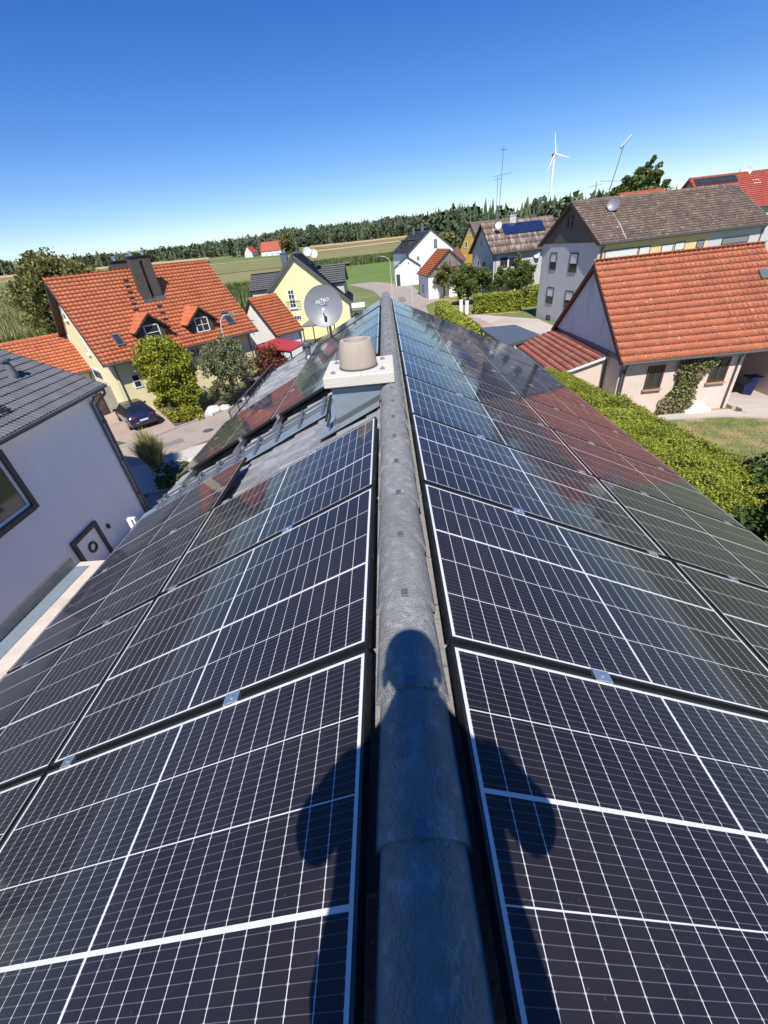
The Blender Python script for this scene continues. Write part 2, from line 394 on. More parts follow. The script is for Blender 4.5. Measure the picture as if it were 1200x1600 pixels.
def tile_roof(parent, P0, e, s, Le, Ls, tw, th, amp, matl, n_ind=0, style='pan', seg=5, keep=None, near=None, jit=0.003, lip=0.042, under=0.035, smooth=True, gap=1.0):
    e, s = nrm(e), nrm(s); n = np.cross(e, s)
    me = tile_mesh(tw, th, amp, matl, lip=lip, style=style, seg=seg, under=under, smooth=smooth)
    cs = []
    nu, nv = max(1, int(round(Le / tw))), max(1, int(math.ceil(Ls / th - 0.15)))
    for j in range(nv):
        for i in range(nu):
            p = np.array(P0) + e * (i * Le / nu) + s * (j * th) + n * 0.004
            c = p + e * tw / 2 + s * th / 2
            if keep is not None and not keep(c): continue
            cs.append((np.linalg.norm(c - (CAM if near is None else near)), p))
    cs.sort(key=lambda t: t[0])
    for dist, p in cs[:n_ind]:
        q = p + n * random.uniform(-jit, jit)
        inst('tile', me, parent, q, e * (Le / nu / tw * gap), s, n)
    rest = cs[n_ind:]
    if rest:
        V = np.array([v.co[:] for v in me.vertices]); V[:, 0] *= Le / nu / tw * gap
        B = V[:, :1] * e + V[:, 1:2] * s + V[:, 2:3] * n
        A = np.concatenate([B + (p + n * random.uniform(-jit, jit)) for _, p in rest])
        Q = np.array([f.vertices[:] for f in me.polygons if len(f.vertices) == 4])
        QQ = np.concatenate([Q + k * len(V) for k in range(len(rest))])
        tf = fast_mesh('tile_field', A, QQ, matl, parent, kind='stuff')
        if not smooth: tf.data.shade_flat()

def window(root, bl, e, up, n, w, h, fm=None, pm=None, nx=1, ny=1, fw=0.07, proud=0.045, sill=None, shutter=0.0, shm=None, name='window', label=None):
    fm = fm or M_wframe; pm = pm or M_pane
    bl = np.array(bl, float); e, up, n = nrm(e), nrm(up), nrm(n)
    b = MB(); z0 = bl - n * 0.03
    dp = n * (proud + 0.03)
    b.par(z0, e * w, up * fw, dp); b.par(z0 + up * (h - fw), e * w, up * fw, dp)
    b.par(z0 + up * fw, e * fw, up * (h - 2 * fw), dp); b.par(z0 + up * fw + e * (w - fw), e * fw, up * (h - 2 * fw), dp)
    bw = fw * 0.7; dq = n * (proud * 0.8 + 0.03)
    for i in range(1, nx): b.par(z0 + up * fw + e * (w * i / nx - bw / 2), e * bw, up * (h - 2 * fw), dq)
    for j in range(1, ny): b.par(z0 + e * fw + up * (h * j / ny - bw / 2), e * (w - 2 * fw), up * bw, dq * 0.97)
    f = b.build(name, fm, root)
    if label: f['label'] = label
    MB().par(z0 + e * fw + up * fw, e * (w - 2 * fw), up * (h - 2 * fw), n * 0.04).build('pane', pm, f)
    if shutter > 0:
        hh = (h - 2 * fw) * shutter
        MB().par(z0 + e * fw + up * (h - fw - hh), e * (w - 2 * fw), up * hh, n * 0.058).build('shutter', shm or M_shutter, f)
    if sill: MB().par(bl - n * 0.02 - up * 0.06 - e * 0.06, e * (w + 0.12), up * 0.06, n * 0.16).build('sill', sill, f)
    return f
def window_px(root, plane, bl, br, tl, **kw):
    p0, n = plane
    A_, B_, C_ = onplane(*bl, p0, n), onplane(*br, p0, n), onplane(*tl, p0, n)
    e = B_ - A_; up = np.array([0, 0, 1.0]) if abs(n[2]) < 0.1 else nrm(np.array([0, 0, 1.0]) - np.array(n) * n[2])
    e = e - up * (e @ up); w = np.linalg.norm(e); h = (C_ - A_) @ up
    return window(root, A_, e / w, up, n, w, h, **kw)

def gable_house(name, label, x, y, ang, L, w, ze, zr, wall, roofm, tw=0.3, th=0.34, amp=0.05, n_ind=0, oe=0.45, og=0.3, gable=None,
                style='pan', verge=None, zeB=None, cat='house', seg=5, gutter=True, thick=0.16, zeA=None, wA=None, wB=None, ridge=True, zb=-0.3, tk={}, wl=None):
    d = np.array([math.cos(R(ang)), math.sin(R(ang)), 0]); nl = np.array([-d[1], d[0], 0]); up = np.array([0, 0, 1.0])
    o = np.array([x, y, 0.0])
    root = empty(name, tuple(o + d * L / 2), label, cat)
    wA = wA or w; wB = wB or w; zeA = zeA if zeA is not None else ze; zeB = zeB if zeB is not None else ze
    tA = (zr - zeA) / wA; tB = (zr - zeB) / wB
    q0 = o + d * og
    hA = zeA + oe * tA - thick; hB = zeB + oe * tB - thick
    poly = [q0 + nl * (wA - oe) + up * zb, q0 - nl * (wB - oe) + up * zb, q0 - nl * (wB - oe) + up * hB, q0 + up * (zr - thick), q0 + nl * (wA - oe) + up * hA]
    MB().prism(poly, d * (wl or (L - 2 * og))).build('wall', wall, root)
    for side, sg, ww, zz in (('A', 1, wA, zeA), ('B', -1, wB, zeB)):
        ev = o + sg * nl * ww + up * zz; rv = o + up * zr
        s = rv - ev; Ls = np.linalg.norm(s); s = s / Ls
        n = nrm(np.cross(d, s)) * (-1 if sg > 0 else 1)
        if n[2] < 0: n = -n
        rf = MB().par(ev - n * (thick + 0.012) + up * 0.0, d * L, s * Ls, n * thick).build('roof', roofm if amp == 0 else verge or M_darkwood, root)
        if amp > 0:
            if sg < 0: tile_roof(rf, ev - s * 0.06, d, s, L, Ls, tw, th, amp, roofm, n_ind, style, seg, **tk)
            else: tile_roof(rf, ev + d * L - s * 0.06, -d, s, L, Ls, tw, th, amp, roofm, 0, style, seg, **tk)
        if verge:
            for k, (b0, dd) in enumerate(((ev - d * 0.035, -1), (ev + d * (L + 0.003), 1))):
                MB().par(b0 - n * (thick + 0.04), d * 0.032, s * (Ls - 0.02), n * (thick + 0.06)).build('verge_board', verge, rf)
        if gutter:
            gp = ev + sg * nl * 0.07 - up * 0.06
            MB().tube([gp, gp + d * L], 0.065, 8).build('gutter', M_gutter, rf)
    for sg, ww, hh in ((1, wA, hA), (-1, wB, hB)):        # downpipes at the corners
        for t in (0.25, (wl or (L - 2 * og)) - 0.25):
            wp = q0 + sg * nl * (ww - oe + 0.06) + d * t
            MB().tube([wp + sg * nl * (oe - 0.02) + up * (hh - oe * 0.4), wp + up * (hh - oe - 0.15), wp + up * zb], 0.045, 6).build('downpipe', M_gutter, root)
    if ridge:
        rp = o + up * (zr + 0.0)
        k = max(1, int(L / 0.4)); b = MB()
        for i in range(k): b.tube([rp + d * (L * i / k), rp + d * (L * (i + 1) / k + 0.02)], [0.125, 0.11], 8)
        b.build('ridge', roofm, root)
    P = dict(root=root, d=d, nl=nl, o=o,
             g0=(q0 - d * 0.0, -d), g1=(q0 + d * (L - 2 * og), d), A=(q0 + nl * (wA - oe), nl), B=(q0 - nl * (wB - oe), -nl))
    for side, sg, ww, zz in (('rA', 1, wA, zeA), ('rB', -1, wB, zeB)):
        ev = o + sg * nl * ww + up * zz; s = nrm(o + up * zr - ev); n = np.cross(d, s); n = n if n[2] > 0 else -n
        P[side] = (ev, n)
    if gable is not None:
        g = [q0 - d * 0.05 + nl * (wA - oe + 0.06) + up * (hA - 0.02), q0 - d * 0.05 - nl * (wB - oe + 0.06) + up * (hB - 0.02), q0 - d * 0.05 + up * (zr - thick - 0.01)]
        MB().prism(g, d * 0.045).build('gable_cladding', gable, root)
    return P

def small_chimney(name, root, c, sx, sy, z0, z1, m, capm=None):
    f = MB().box((c[0], c[1], (z0 + z1) / 2), sx, sy, z1 - z0).build(name, m, root)
    MB().box((c[0], c[1], z1 + 0.05), sx + 0.14, sy + 0.14, 0.1).build('cap', capm or M_concrete, f)
    for k in (-1, 1): MB().lathe((c[0] + k * sx * 0.2, c[1], z1 + 0.1), [(0.09, 0), (0.09, 0.22), (0.15, 0.24), (0.15, 0.28)], 10).build('flue', M_alu, f)
    return f

def dish(name, label, c, face, r, m, foot=None, group=None, mast_m=None, cat='satellite dish', lnb=True):
    """parabolic dish looking along `face`, on a mast that stands at foot"""
    f = nrm(face); c = np.array(c, float)
    foot = np.array(foot if foot is not None else c - np.array([0, 0, 1.0]), float)
    root = empty(name, tuple(foot), label, cat, group)
    prof = [(r * t, (t * t) * r * 0.22) for t in (0.02, 0.25, 0.5, 0.75, 0.94, 0.985, 1.0)]
    prof[-1] = (r, r * 0.22 + 0.0); prof.append((r * 1.012, r * 0.20)); prof += [(r * t, (t * t) * r * 0.22 - 0.012) for t in (0.94, 0.6, 0.3, 0.02)]
    b = MB().lathe(c - f * r * 0.1, prof, 40, f)
    b.build('reflector', m, root, smooth=True)
    back = c - f * (r * 0.1 + 0.07)
    MB().tube([foot, (foot[0], foot[1], back[2] + 0.10)], 0.028, 10).build('mast', mast_m or M_zinc, root)
    b = MB(); top = np.array([foot[0], foot[1], back[2]])
    b.box((top + back) / 2, 0.10, np.linalg.norm(top - back) + 0.10, 0.12)
    b.build('bracket', M_zinc, root)
    if lnb:
        low = c - np.array([0, 0, 1.0]) * r * 0.95; tip = c + f * r * 0.60 - np.array([0, 0, 1.0]) * r * 0.34
        MB().tube([low - f * 0.02, tip], 0.014, 6).build('feed_arm', M_zinc, root)
        MB().tube([tip + f * 0.02, tip - f * 0.09 + np.array([0, 0, 0.06])], [0.03, 0.035], 10).build('receiver_head', M_print, root)
    return root

# ---------------------------------------------------------------- plants
def leaf_quads(C, size, aspect=1.7, flat=0.0):
    """diamond leaves at points C with random directions"""
    n = len(C)
    a = rng.normal(size=(n, 3)); a[:, 2] *= (1 - flat); a /= np.linalg.norm(a, axis=1)[:, None]
    b = rng.normal(size=(n, 3)); b -= a * (a * b).sum(1)[:, None]; b /= np.linalg.norm(b, axis=1)[:, None]
    s = size * rng.uniform(0.45, 1.35, (n, 1))
    V = np.stack([C - a * s * aspect / 2, C + b * s / 2, C + a * s * aspect / 2, C - b * s / 2], 1).reshape(-1, 3)
    return V, np.arange(4 * n).reshape(-1, 4)
def clump_points(c, rad, n_clump, per, spread=0.28, low=-1.0, shell=0.55, seed=None):
    """points in uneven clumps near the surface of an ellipsoid"""
    d = rng.normal(size=(n_clump, 3)); d /= np.linalg.norm(d, axis=1)[:, None]
    d[:, 2] = np.maximum(d[:, 2], low)
    t = rng.uniform(shell, 1.0, (n_clump, 1)) * rng.uniform(0.82, 1.12, (n_clump, 1))
    wob = np.clip(np.array([1.0 + 0.42 * mnoise.noise(Vector(tuple(q * 1.7 + np.array(c)))) for q in d]), 0.74, 1.14)[:, None]
    cc = np.array(c) + d * t * wob * np.array(rad)
    sp = np.mean(rad) * spread * rng.uniform(0.6, 1.3, (n_clump, 1))
    pts = cc[:, None, :] + np.clip(rng.normal(size=(n_clump, per, 3)), -1.7, 1.7) * sp[:, None, :] * 0.55
    return pts.reshape(-1, 3), cc
def tree(name, label, base, h, rad, crown_z, leafm, n_clump=60, per=70, leaf=0.13, trunk=0.14, group=None, cat='tree', shell=0.5, spread=0.3, extra=None, core=0.0, low=-1.0):
    base = np.array(base, float)
    root = empty(name, tuple(base), label, cat, group)
    c = base + np.array([0, 0, crown_z])
    pts, cc = clump_points(c, rad, n_clump, per, spread, low, shell)
    if extra:
        for (off, rd, k) in extra:
            p2, c2 = clump_points(c + np.array(off), rd, k, per, spread, low, shell); pts = np.concatenate([pts, p2]); cc = np.concatenate([cc, c2])
    pts = pts[pts[:, 2] > base[2] + 0.05]
    V, Q = leaf_quads(pts, leaf)
    fast_mesh('crown', V, Q, leafm, root)
    b = MB(); top = base + np.array([0.05, 0.0, crown_z + rad[2] * 0.45])
    b.tube([base - [0, 0, 0.1], base + (top - base) * 0.35 + [0.04, 0.03, 0], top], [trunk, trunk * 0.75, trunk * 0.22], 8)
    for k in range(0, len(cc), max(1, len(cc) // 14)):
        st = base + (top - base) * random.uniform(0.3, 0.8)
        b.tube([st, (st + cc[k]) / 2 + [0, 0, 0.1 * rad[2]], cc[k]], [trunk * 0.38, trunk * 0.22, trunk * 0.06], 5)
    b.build('trunk', M_bark, root)
    return root
def hedge(name, label, p0, p1, width, height, leafm, dens=700, leaf=0.09, top_wave=0.12, group=None, w1=None):
    """clipped hedge between two ground points: leafy skin over a twiggy core"""
    p0 = np.array([p0[0], p0[1], 0.0]); p1 = np.array([p1[0], p1[1], 0.0]); L = np.linalg.norm(p1 - p0)
    e = (p1 - p0) / L; s = np.array([-e[1], e[0], 0]); w1 = w1 or width
    root = empty(name, tuple((p0 + p1) / 2), label, 'hedge', group)
    n_side, n_top = int(L * height * dens), int(L * (width + w1) / 2 * dens)
    pts = []
    def hw(t): return (width + (w1 - width) * t) / 2
    for sg in (-1, 1):
        t = rng.uniform(0, 1, n_side); z = rng.uniform(0.02, 1, n_side) * height
        d = hw(t) + rng.normal(size=n_side) * 0.07 - 0.10 * (z / height) ** 3
        pts.append(p0 + np.outer(t * L, e) + np.outer(sg * d, s) + np.outer(z, [0, 0, 1]))
    t = rng.uniform(0, 1, n_top); q = rng.uniform(-1, 1, n_top)
    wv = np.array([mnoise.noise(Vector((a * L * 0.9, b * 1.5, 3.1))) for a, b in zip(t, q)]) * top_wave * 1.6
    pts.append(p0 + np.outer(t * L, e) + np.outer(q * hw(t), s) + np.outer(height + wv + rng.normal(size=n_top) * 0.06 - 0.14 * np.abs(q) ** 5, [0, 0, 1]))
    for tt in (0, 1):
        k = int(width * height * dens); z = rng.uniform(0.02, 1, k) * height; q = rng.uniform(-1, 1, k)
        pts.append(p0 + np.outer(tt * L + rng.normal(size=k) * 0.06, e) + np.outer(q * hw(tt), s) + np.outer(z, [0, 0, 1]))
    pts = np.concatenate(pts)
    hol = np.array([mnoise.noise(Vector((q[0] * 2.6, q[1] * 2.6, q[2] * 3.4))) for q in pts])      # thin spots where the dark inside shows
    pts = pts[rng.uniform(0, 1, len(pts)) < np.clip(1.2 + hol * 1.7, 0.35, 1)]
    pts[:, 2] += 0.05 * hol[:1].mean()
    V, Q = leaf_quads(pts, leaf, 2.2)
    fast_mesh('foliage', V, Q, leafm, root)
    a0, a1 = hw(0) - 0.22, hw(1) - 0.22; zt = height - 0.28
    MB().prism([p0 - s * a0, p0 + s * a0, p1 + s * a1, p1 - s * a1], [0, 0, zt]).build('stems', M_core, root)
    return root
def shrub(name, label, base, rad, leafm, n_clump=26, per=60, leaf=0.09, group=None, cat='bush', core=True):
    base = np.array(base, float)
    root = empty(name, tuple(base), label, cat, group)
    c = base + [0, 0, rad[2] * 0.8]
    pts, cc = clump_points(c, rad, n_clump, per, 0.3, -0.7, 0.55); pts = pts[pts[:, 2] > base[2] + 0.02]
    V, Q = leaf_quads(pts, leaf); fast_mesh('foliage', V, Q, leafm, root)
    b = MB()
    for k in range(0, len(cc), 2): b.tube([base - [0, 0, 0.05], (base + cc[k]) / 2 + [0, 0, 0.1], cc[k]], [0.03, 0.02, 0.006], 5)
    b.build('stems', M_bark, root)
    return root
def conifer_arrays(base, h, r, layers=6, seg=7):
    V = []; F = []
    base = np.array(base, float)
    for k in range(layers):
        z0 = h * (0.10 + 0.86 * k / layers); z1 = h * min(1.0, 0.10 + 0.86 * (k + 1.75) / layers)
        rr = r * (1 - (k / layers) ** 1.15) + 0.04 * r
        off = len(V); ph = random.uniform(0, 6.28)
        V.append(base + [random.uniform(-.05, .05) * r, random.uniform(-.05, .05) * r, z1])
        for i in range(seg * 2):
            a = ph + math.pi * i / seg; q = rr * (random.uniform(0.8, 1.2) if i % 2 == 0 else random.uniform(0.4, 0.65))
            V.append(base + [q * math.cos(a), q * math.sin(a), z0 - (0.05 * h if i % 2 == 0 else -0.02 * h)])
        for i in range(seg * 2): F.append((off, off + 1 + i, off + 1 + (i + 1) % (seg * 2)))
    return V, F
# ---------------------------------------------------------------- ground, fields, roads
def sst(a, b, r):
    t = min(1.0, max(0.0, (r - a) / (b - a))); return t * t * (3 - 2 * t)
def TH(x, y):
    r = math.hypot(x, y); az = math.degrees(math.atan2(x, y))
    return sst(150, 850, r) * (9 + 9 * min(1, max(0, (-az - 5) / 35))) + sst(820, 1500, r) * 34 * (1 - 0.75 * min(1, max(0, (-az - 12) / 16)))
def polar(az, r, lift=0.0):
    x, y = r * math.sin(R(az)), r * math.cos(R(az)); return (x, y, TH(x, y) + lift)
rs = [0, 20, 45, 80, 115, 150, 175, 200, 230, 260, 300, 340, 380, 430, 480, 540, 600, 670, 740, 820, 900, 1000, 1100, 1250, 1500, 2000, 2800, 4500]
NA = 144
b = MB()
vs = [(0, 0, 0)]; fs = []
for r in rs[1:]:
    for k in range(NA):
        vs.append(polar(k * 360 / NA, r))
for k in range(NA): fs.append((0, 1 + (k + 1) % NA, 1 + k))
for i in range(len(rs) - 2):
    for k in range(NA):
        a = 1 + i * NA; k2 = (k + 1) % NA
        fs.append((a + k, a + k2, a + NA + k2, a + NA + k))
b.add(vs, fs)
gnd = tag(b.build('ground', M_meadow, origin=(0, 0, 0), smooth=True), kind='structure')

def field(name, az0, az1, r0, r1, m, lift=0.35, skew=0.0):
    na = max(2, int((az1 - az0) / 1.2)); nr = max(2, int((r1 - r0) / 22))
    vs = []; fs = []
    for i in range(nr + 1):
        for k in range(na + 1):
            az = az0 + (az1 - az0) * k / na
            vs.append(polar(az, r0 + (r1 - r0) * i / nr + skew * (k / na - 0.5), lift * min(1.0, max(0.08, (r0 + (r1 - r0) * i / nr - 140) / 300))))
    for i in range(nr):
        for k in range(na):
            a = i * (na + 1) + k; fs.append((a, a + na + 1, a + na + 2, a + 1)[::-1])
    return tag(MB().add(vs, fs).build(name, m, smooth=True), kind='structure')
field('stubble_field', -47, -20, 615, 900, M_wheat, 1.4)
field('olive_field', -47, -19, 545, 612, M_olivefield, 1.2)
field('stubble_field', -47, -35.5, 500, 543, M_wheat, 1.2)
field('green_field', -47, -30, 405, 498, M_greenfield, 1.0)
field('maize_field', -50, -26, 95, 402, M_maizefield, 0.8)
field('olive_field', -20, -10.5, 470, 600, M_greenfield, 1.0)
field('stubble_field', -20, -10.5, 452, 468, M_wheat, 1.0)
field('olive_field', -26, -10.5, 300, 450, M_olivefield, 0.9)
field('maize_field', -26, -10.5, 168, 298, M_maizefield, 0.7)
field('dark_maize_field', -26, -12, 96, 166, M_darkfield, 0.3)
field('stubble_field', -8.5, 6.0, 905, 975, M_wheat, 1.2)
field('green_field', -8.5, 8.0, 640, 900, M_olivefield, 1.2)
field('stubble_field', -8.5, 8.0, 560, 636, M_wheat, 1.2, 50)
field('olive_field', -10, 8.0, 338, 556, M_maizefield, 1.0)
field('dark_maize_field', -10, 6.0, 240, 334, M_darkfield, 0.8)
field('green_field', -7.5, 1.6, 128, 236, M_greenfield, 0.4)

def sheet(name, pts, m, z, kind='structure', thick=0.0):
    pts = [(p[0], p[1], z) for p in pts]
    n = len(pts)
    ar = sum(pts[i][0] * pts[(i + 1) % n][1] - pts[(i + 1) % n][0] * pts[i][1] for i in range(n))
    if ar < 0: pts = pts[::-1]
    b = MB()
    if thick > 0: b.prism([(p[0], p[1], z - thick) for p in pts], (0, 0, thick))
    else: b.add(pts, [tuple(range(n))])
    return tag(b.build(name, m), kind=kind)
def strip(name, line, w, m, z, kind='structure'):
    P_ = [np.array(p, float) for p in line]; Lf, Rt = [], []
    for i, p in enumerate(P_):
        t = nrm(P_[min(i + 1, len(P_) - 1)] - P_[max(i - 1, 0)]); s = np.array([-t[1], t[0]])
        ww = w[i] if hasattr(w, '__len__') else w
        Lf.append(p + s * ww / 2); Rt.append(p - s * ww / 2)
    vs = [(p[0], p[1], z) for p in Lf] + [(p[0], p[1], z) for p in Rt]; n = len(P_)
    fs = [(i, n + i, n + i + 1, i + 1) for i in range(n - 1)]
    return tag(MB().add(vs, fs).build(name, m), kind=kind)
# yards first (lowest), then roads, each sheet a little above the one below
sheet('garden_ground', [(-45, 20), (-26, 20), (-16, 24), (-10, 31), (-2, 44), (-1, 64), (-26, 66), (-48, 50)], M_soil, 0.012)
sheet('garden_ground', [(5.2, -6), (30, -6), (30, 21), (5.2, 21.0)], M_lawn, 0.012)
sheet('garden_ground', [(7.6, 56), (30, 56), (32, 90), (8.5, 78)], M_lawn, 0.012)
sheet('driveway', [(-24.5, 27.5), (-16.2, 23.2), (-14.4, 25.3), (-19.2, 31.5), (-23.8, 33)], M_paving, 0.020)
sheet('house_yard', [(-12, -8), (-3.2, -8), (-3.2, 14), (-6.2, 16.8), (-12, 16.6)], M_asphalt, 0.016)
sheet('paved_yard', [(2.5, 32), (17.5, 30), (17.0, 50.5), (11.6, 57.6), (8.6, 57.6), (8.8, 37), (2.5, 37)], M_concrete_yard, 0.020)
strip('red_paving_strip', [(12.6, 39.0), (11.4, 47.0), (10.6, 55.5)], 1.1, M_paving, 0.026)
strip('road', [(-60, 2), (-38, 9), (-25, 15.4), (-14.6, 22.4), (-9.6, 28.2), (-4.6, 36.5), (-0.6, 48), (2.2, 62), (3.4, 80), (1.6, 104), (-6, 126), (-22, 150)],
      [5.0, 4.6, 4.4, 4.4, 4.6, 5, 5.5, 6, 7, 9, 7, 5], M_asphalt, 0.030)
sheet('street_apron', [(6.0, 71), (9.0, 76), (5.6, 88), (4.2, 112), (-1.5, 118), (-1.0, 96), (0.2, 76), (1, 66), (5.6, 60)], M_paving, 0.024)
# kerb along the far side of the left road
kl = [(-25.6, 17.8), (-16.0, 23.2), (-14.5, 25.2), (-11.0, 29.4), (-6.6, 37.0)]
b = MB()
for a, c in zip(kl[:-1], kl[1:]):
    a3, c3 = np.array([*a, 0.0]), np.array([*c, 0.0]); t = nrm(c3 - a3); s = np.array([-t[1], t[0], 0])
    b.par(a3, c3 - a3 - t * 0.01, s * 0.14, (0, 0, 0.12))
tag(b.build('kerb', M_kerb), kind='structure')
# pale gravel bed by the corner of our house
sheet('gravel_bed', [(-14.6, 16.2), (-11.8, 16.7), (-5.8, 17.0), (-3.0, 14), (-3.0, 30), (-8.0, 26.5), (-11.2, 22.5), (-17, 19.0)], M_gravelbase, 0.022)
n = 2600
c = np.stack([rng.uniform(-13.2, -6.6, n), rng.uniform(16.9, 20.4, n), np.full(n, 0.03)], 1)
c = c[(c[:, 1] < 20.3 + (c[:, 0] + 11.2) * 0.15)]
s = rng.uniform(0.025, 0.07, (len(c), 1, 1))
octa = np.array([[1, 0, 0], [0, 1, 0], [-1, 0, 0], [0, -1, 0], [0, 0, .8], [0, 0, -.5]])
V = (c[:, None, :] + octa[None] * s * rng.uniform(0.7, 1.3, (len(c), 6, 1))).reshape(-1, 3)
T = np.array([[0, 1, 4], [1, 2, 4], [2, 3, 4], [3, 0, 4]])
fast_mesh('gravel', V, np.concatenate([T + 6 * k for k in range(len(c))]), mat('gravel_stone', (0.58, 0.54, 0.48), 0.9, 0.15, 3.0, island=0.3), kind='stuff', origin=(-10, 18, 0))['label'] = 'pale gravel stones in the bed beside the road'
# field track beyond the yellow house
tl = [polar(-5.6, 300)[:2], polar(-4.4, 285)[:2], polar(-3.7, 262)[:2], polar(-4.6, 246)[:2], polar(-4.4, 238)[:2]]
b = MB(); vs = []
for i, p in enumerate(tl):
    t = nrm(np.array(tl[min(i + 1, 4)]) - np.array(tl[max(i - 1, 0)])); s = np.array([-t[1], t[0]]) * 1.9
    for sg in (1, -1): q = np.array(p) + sg * s; vs.append((q[0], q[1], TH(*q) + 1.3))
tag(b.add(vs, [(2 * i, 2 * i + 1, 2 * i + 3, 2 * i + 2) for i in range(4)]).build('field_track', M_track), kind='structure')

M_patch = mat('asphalt_repair', (0.20, 0.18, 0.165), 0.92, 0.12, 1.5, 0.3, 40)
for pl in ([(-14.9, 22.3), (-13.4, 23.5), (-12.9, 22.9), (-14.4, 21.7)], [(-11.1, 26.6), (-10.2, 27.9), (-9.7, 27.5), (-10.6, 26.2)], [(2.2, 78), (3.4, 78.2), (3.3, 86), (2.1, 85.6)]):
    sheet('asphalt_patch', pl, M_patch, 0.035)
b = MB().lathe((-12.0, 24.4, 0.0345), [(0.001, 0), (0.34, 0.0), (0.34, 0.004), (0.001, 0.005)], 20); tag(b.build('manhole_cover', M_gutter), 'round iron manhole cover in the road', 'manhole cover')
# ---------------------------------------------------------------- our own house: roof, ridge, chimney
TH_R = R(24.98); c_, s_ = math.cos(TH_R), math.sin(TH_R)
XR, XL, S0, PW, PL, PITCH, TIER = 0.136, -0.1545, 0.9143, 1.096, 1.754, 1.118, 1.774
Y_END, Y_NEAR, EAVE = 12.05, -3.2, 3.88
OFF = 0.135                                  # tiles lie this far under the panel faces
def slope_pt(side, u, y, off=0.0):
    x0 = XR if side > 0 else XL
    return np.array([x0 + side * (u * c_ + off * s_), y, RIDGE - u * s_ + off * c_])
DX = {1: np.array([c_, 0, -s_]), -1: np.array([-c_, 0, -s_])}
NZ = {1: np.array([s_, 0, c_]), -1: np.array([-s_, 0, c_])}
EY = np.array([0, 1.0, 0])
own = empty('solar_house', (0, 4.5, 0), 'house with grey tiled roof carrying the solar panels, in the foreground', 'house')
eL, eR = slope_pt(-1, EAVE, 0), slope_pt(1, EAVE, 0)
hw_ = 3.15
MB().prism([(-hw_, Y_NEAR + .3, -0.3), (hw_, Y_NEAR + .3, -0.3), (hw_, Y_NEAR + .3, 6.02), (0, Y_NEAR + .3, RIDGE - OFF - .14), (-hw_, Y_NEAR + .3, 6.02)], (0, Y_END - Y_NEAR - .6, 0)).build('wall', M_white, own)
deck = {}
for sd in (-1, 1):
    top = slope_pt(sd, -0.15, Y_NEAR, -OFF - 0.155)
    deck[sd] = MB().par(top, DX[sd] * (EAVE + 0.12), EY * (Y_END - Y_NEAR), NZ[sd] * 0.12).build('roof', M_darkwood, own)
    gp = slope_pt(sd, EAVE + 0.05, Y_NEAR, -OFF - 0.10) + np.array([sd * 0.03, 0, 0])
    MB().tube([gp, gp + EY * (Y_END - Y_NEAR)], 0.07, 10).build('gutter', M_zinc, deck[sd])
# tiles: left slope is bare round the chimney and towards the far eave, elsewhere only the top course shows
def keep_left(c):
    if c[1] > 3.1: return True
    return c[0] > -0.52
def keep_right(c): return c[0] < 0.62 or (c[0] > 3.2 and c[1] > 2.0) or c[1] > 11.0
ll = EAVE + 0.04
P0 = slope_pt(-1, EAVE, Y_END, -OFF - 0.035)
tile_roof(deck[-1], P0, -EY, -DX[-1], Y_END - 0.0, ll, 0.30, 0.335, 0.016, M_greytile, 270, 'flat', keep=keep_left, jit=0.006, lip=0.034, under=0.004, smooth=False, gap=0.968, seg=8)
P0 = slope_pt(1, EAVE, 0.0, -OFF - 0.035)
tile_roof(deck[1], P0, EY, -DX[1], Y_END, ll, 0.30, 0.335, 0.016, M_greytile, 28, 'flat', keep=keep_right, jit=0.006, lip=0.034, under=0.004, smooth=False, gap=0.968, seg=8)
# barge board at the far gable
for sd in (-1, 1):
    MB().par(slope_pt(sd, 0.0, Y_END + 0.005, -OFF - 0.20), DX[sd] * EAVE, EY * 0.03, NZ[sd] * 0.235).build('verge_board', M_zinc, deck[sd])
# ridge tiles: overlapping half-round caps, each with a holding clip
def ridge_cap_mesh():
    V = []; n = 12; Ls = 0.40
    for (yy, r) in ((0.0, 0.112), (Ls, 0.099)):
        for k in range(n + 1):
            a = math.pi * (k / n) * 1.0
            V.append((math.cos(a) * r * 1.03, yy, math.sin(a) * r * 0.92 - 0.045))
        for k in range(n + 1):
            a = math.pi * (k / n)
            V.append((math.cos(a) * (r - 0.014) * 1.03, yy, math.sin(a) * (r - 0.014) * 0.92 - 0.045))
    m_ = n + 1; F = []
    for k in range(n):
        F.append((k, k + 1, 2 * m_ + k + 1, 2 * m_ + k)[::-1]); F.append((m_ + k, m_ + k + 1, 3 * m_ + k + 1, 3 * m_ + k))
        F.append((k, m_ + k, m_ + k + 1, k + 1)[::-1]); F.append((2 * m_ + k, 2 * m_ + k + 1, 3 * m_ + k + 1, 3 * m_ + k)[::-1])
    me = bpy.data.meshes.new('ridge_tile'); me.from_pydata(V, [], F); me.materials.append(M_ridge)
    me.polygons.foreach_set('use_smooth', [True] * len(F)); me.set_sharp_from_angle(angle=R(40))
    return me
rc = ridge_cap_mesh()
b = MB(); b.box((0, 0.012, 0.060), 0.026, 0.030, 0.006); b.box((0, -0.003, 0.052), 0.026, 0.005, 0.018)
clip_o = b.build('ridge_clip', M_zinc, origin=(0, 0, 0)); clip_me = clip_o.data; bpy.data.objects.remove(clip_o)
y = -0.76
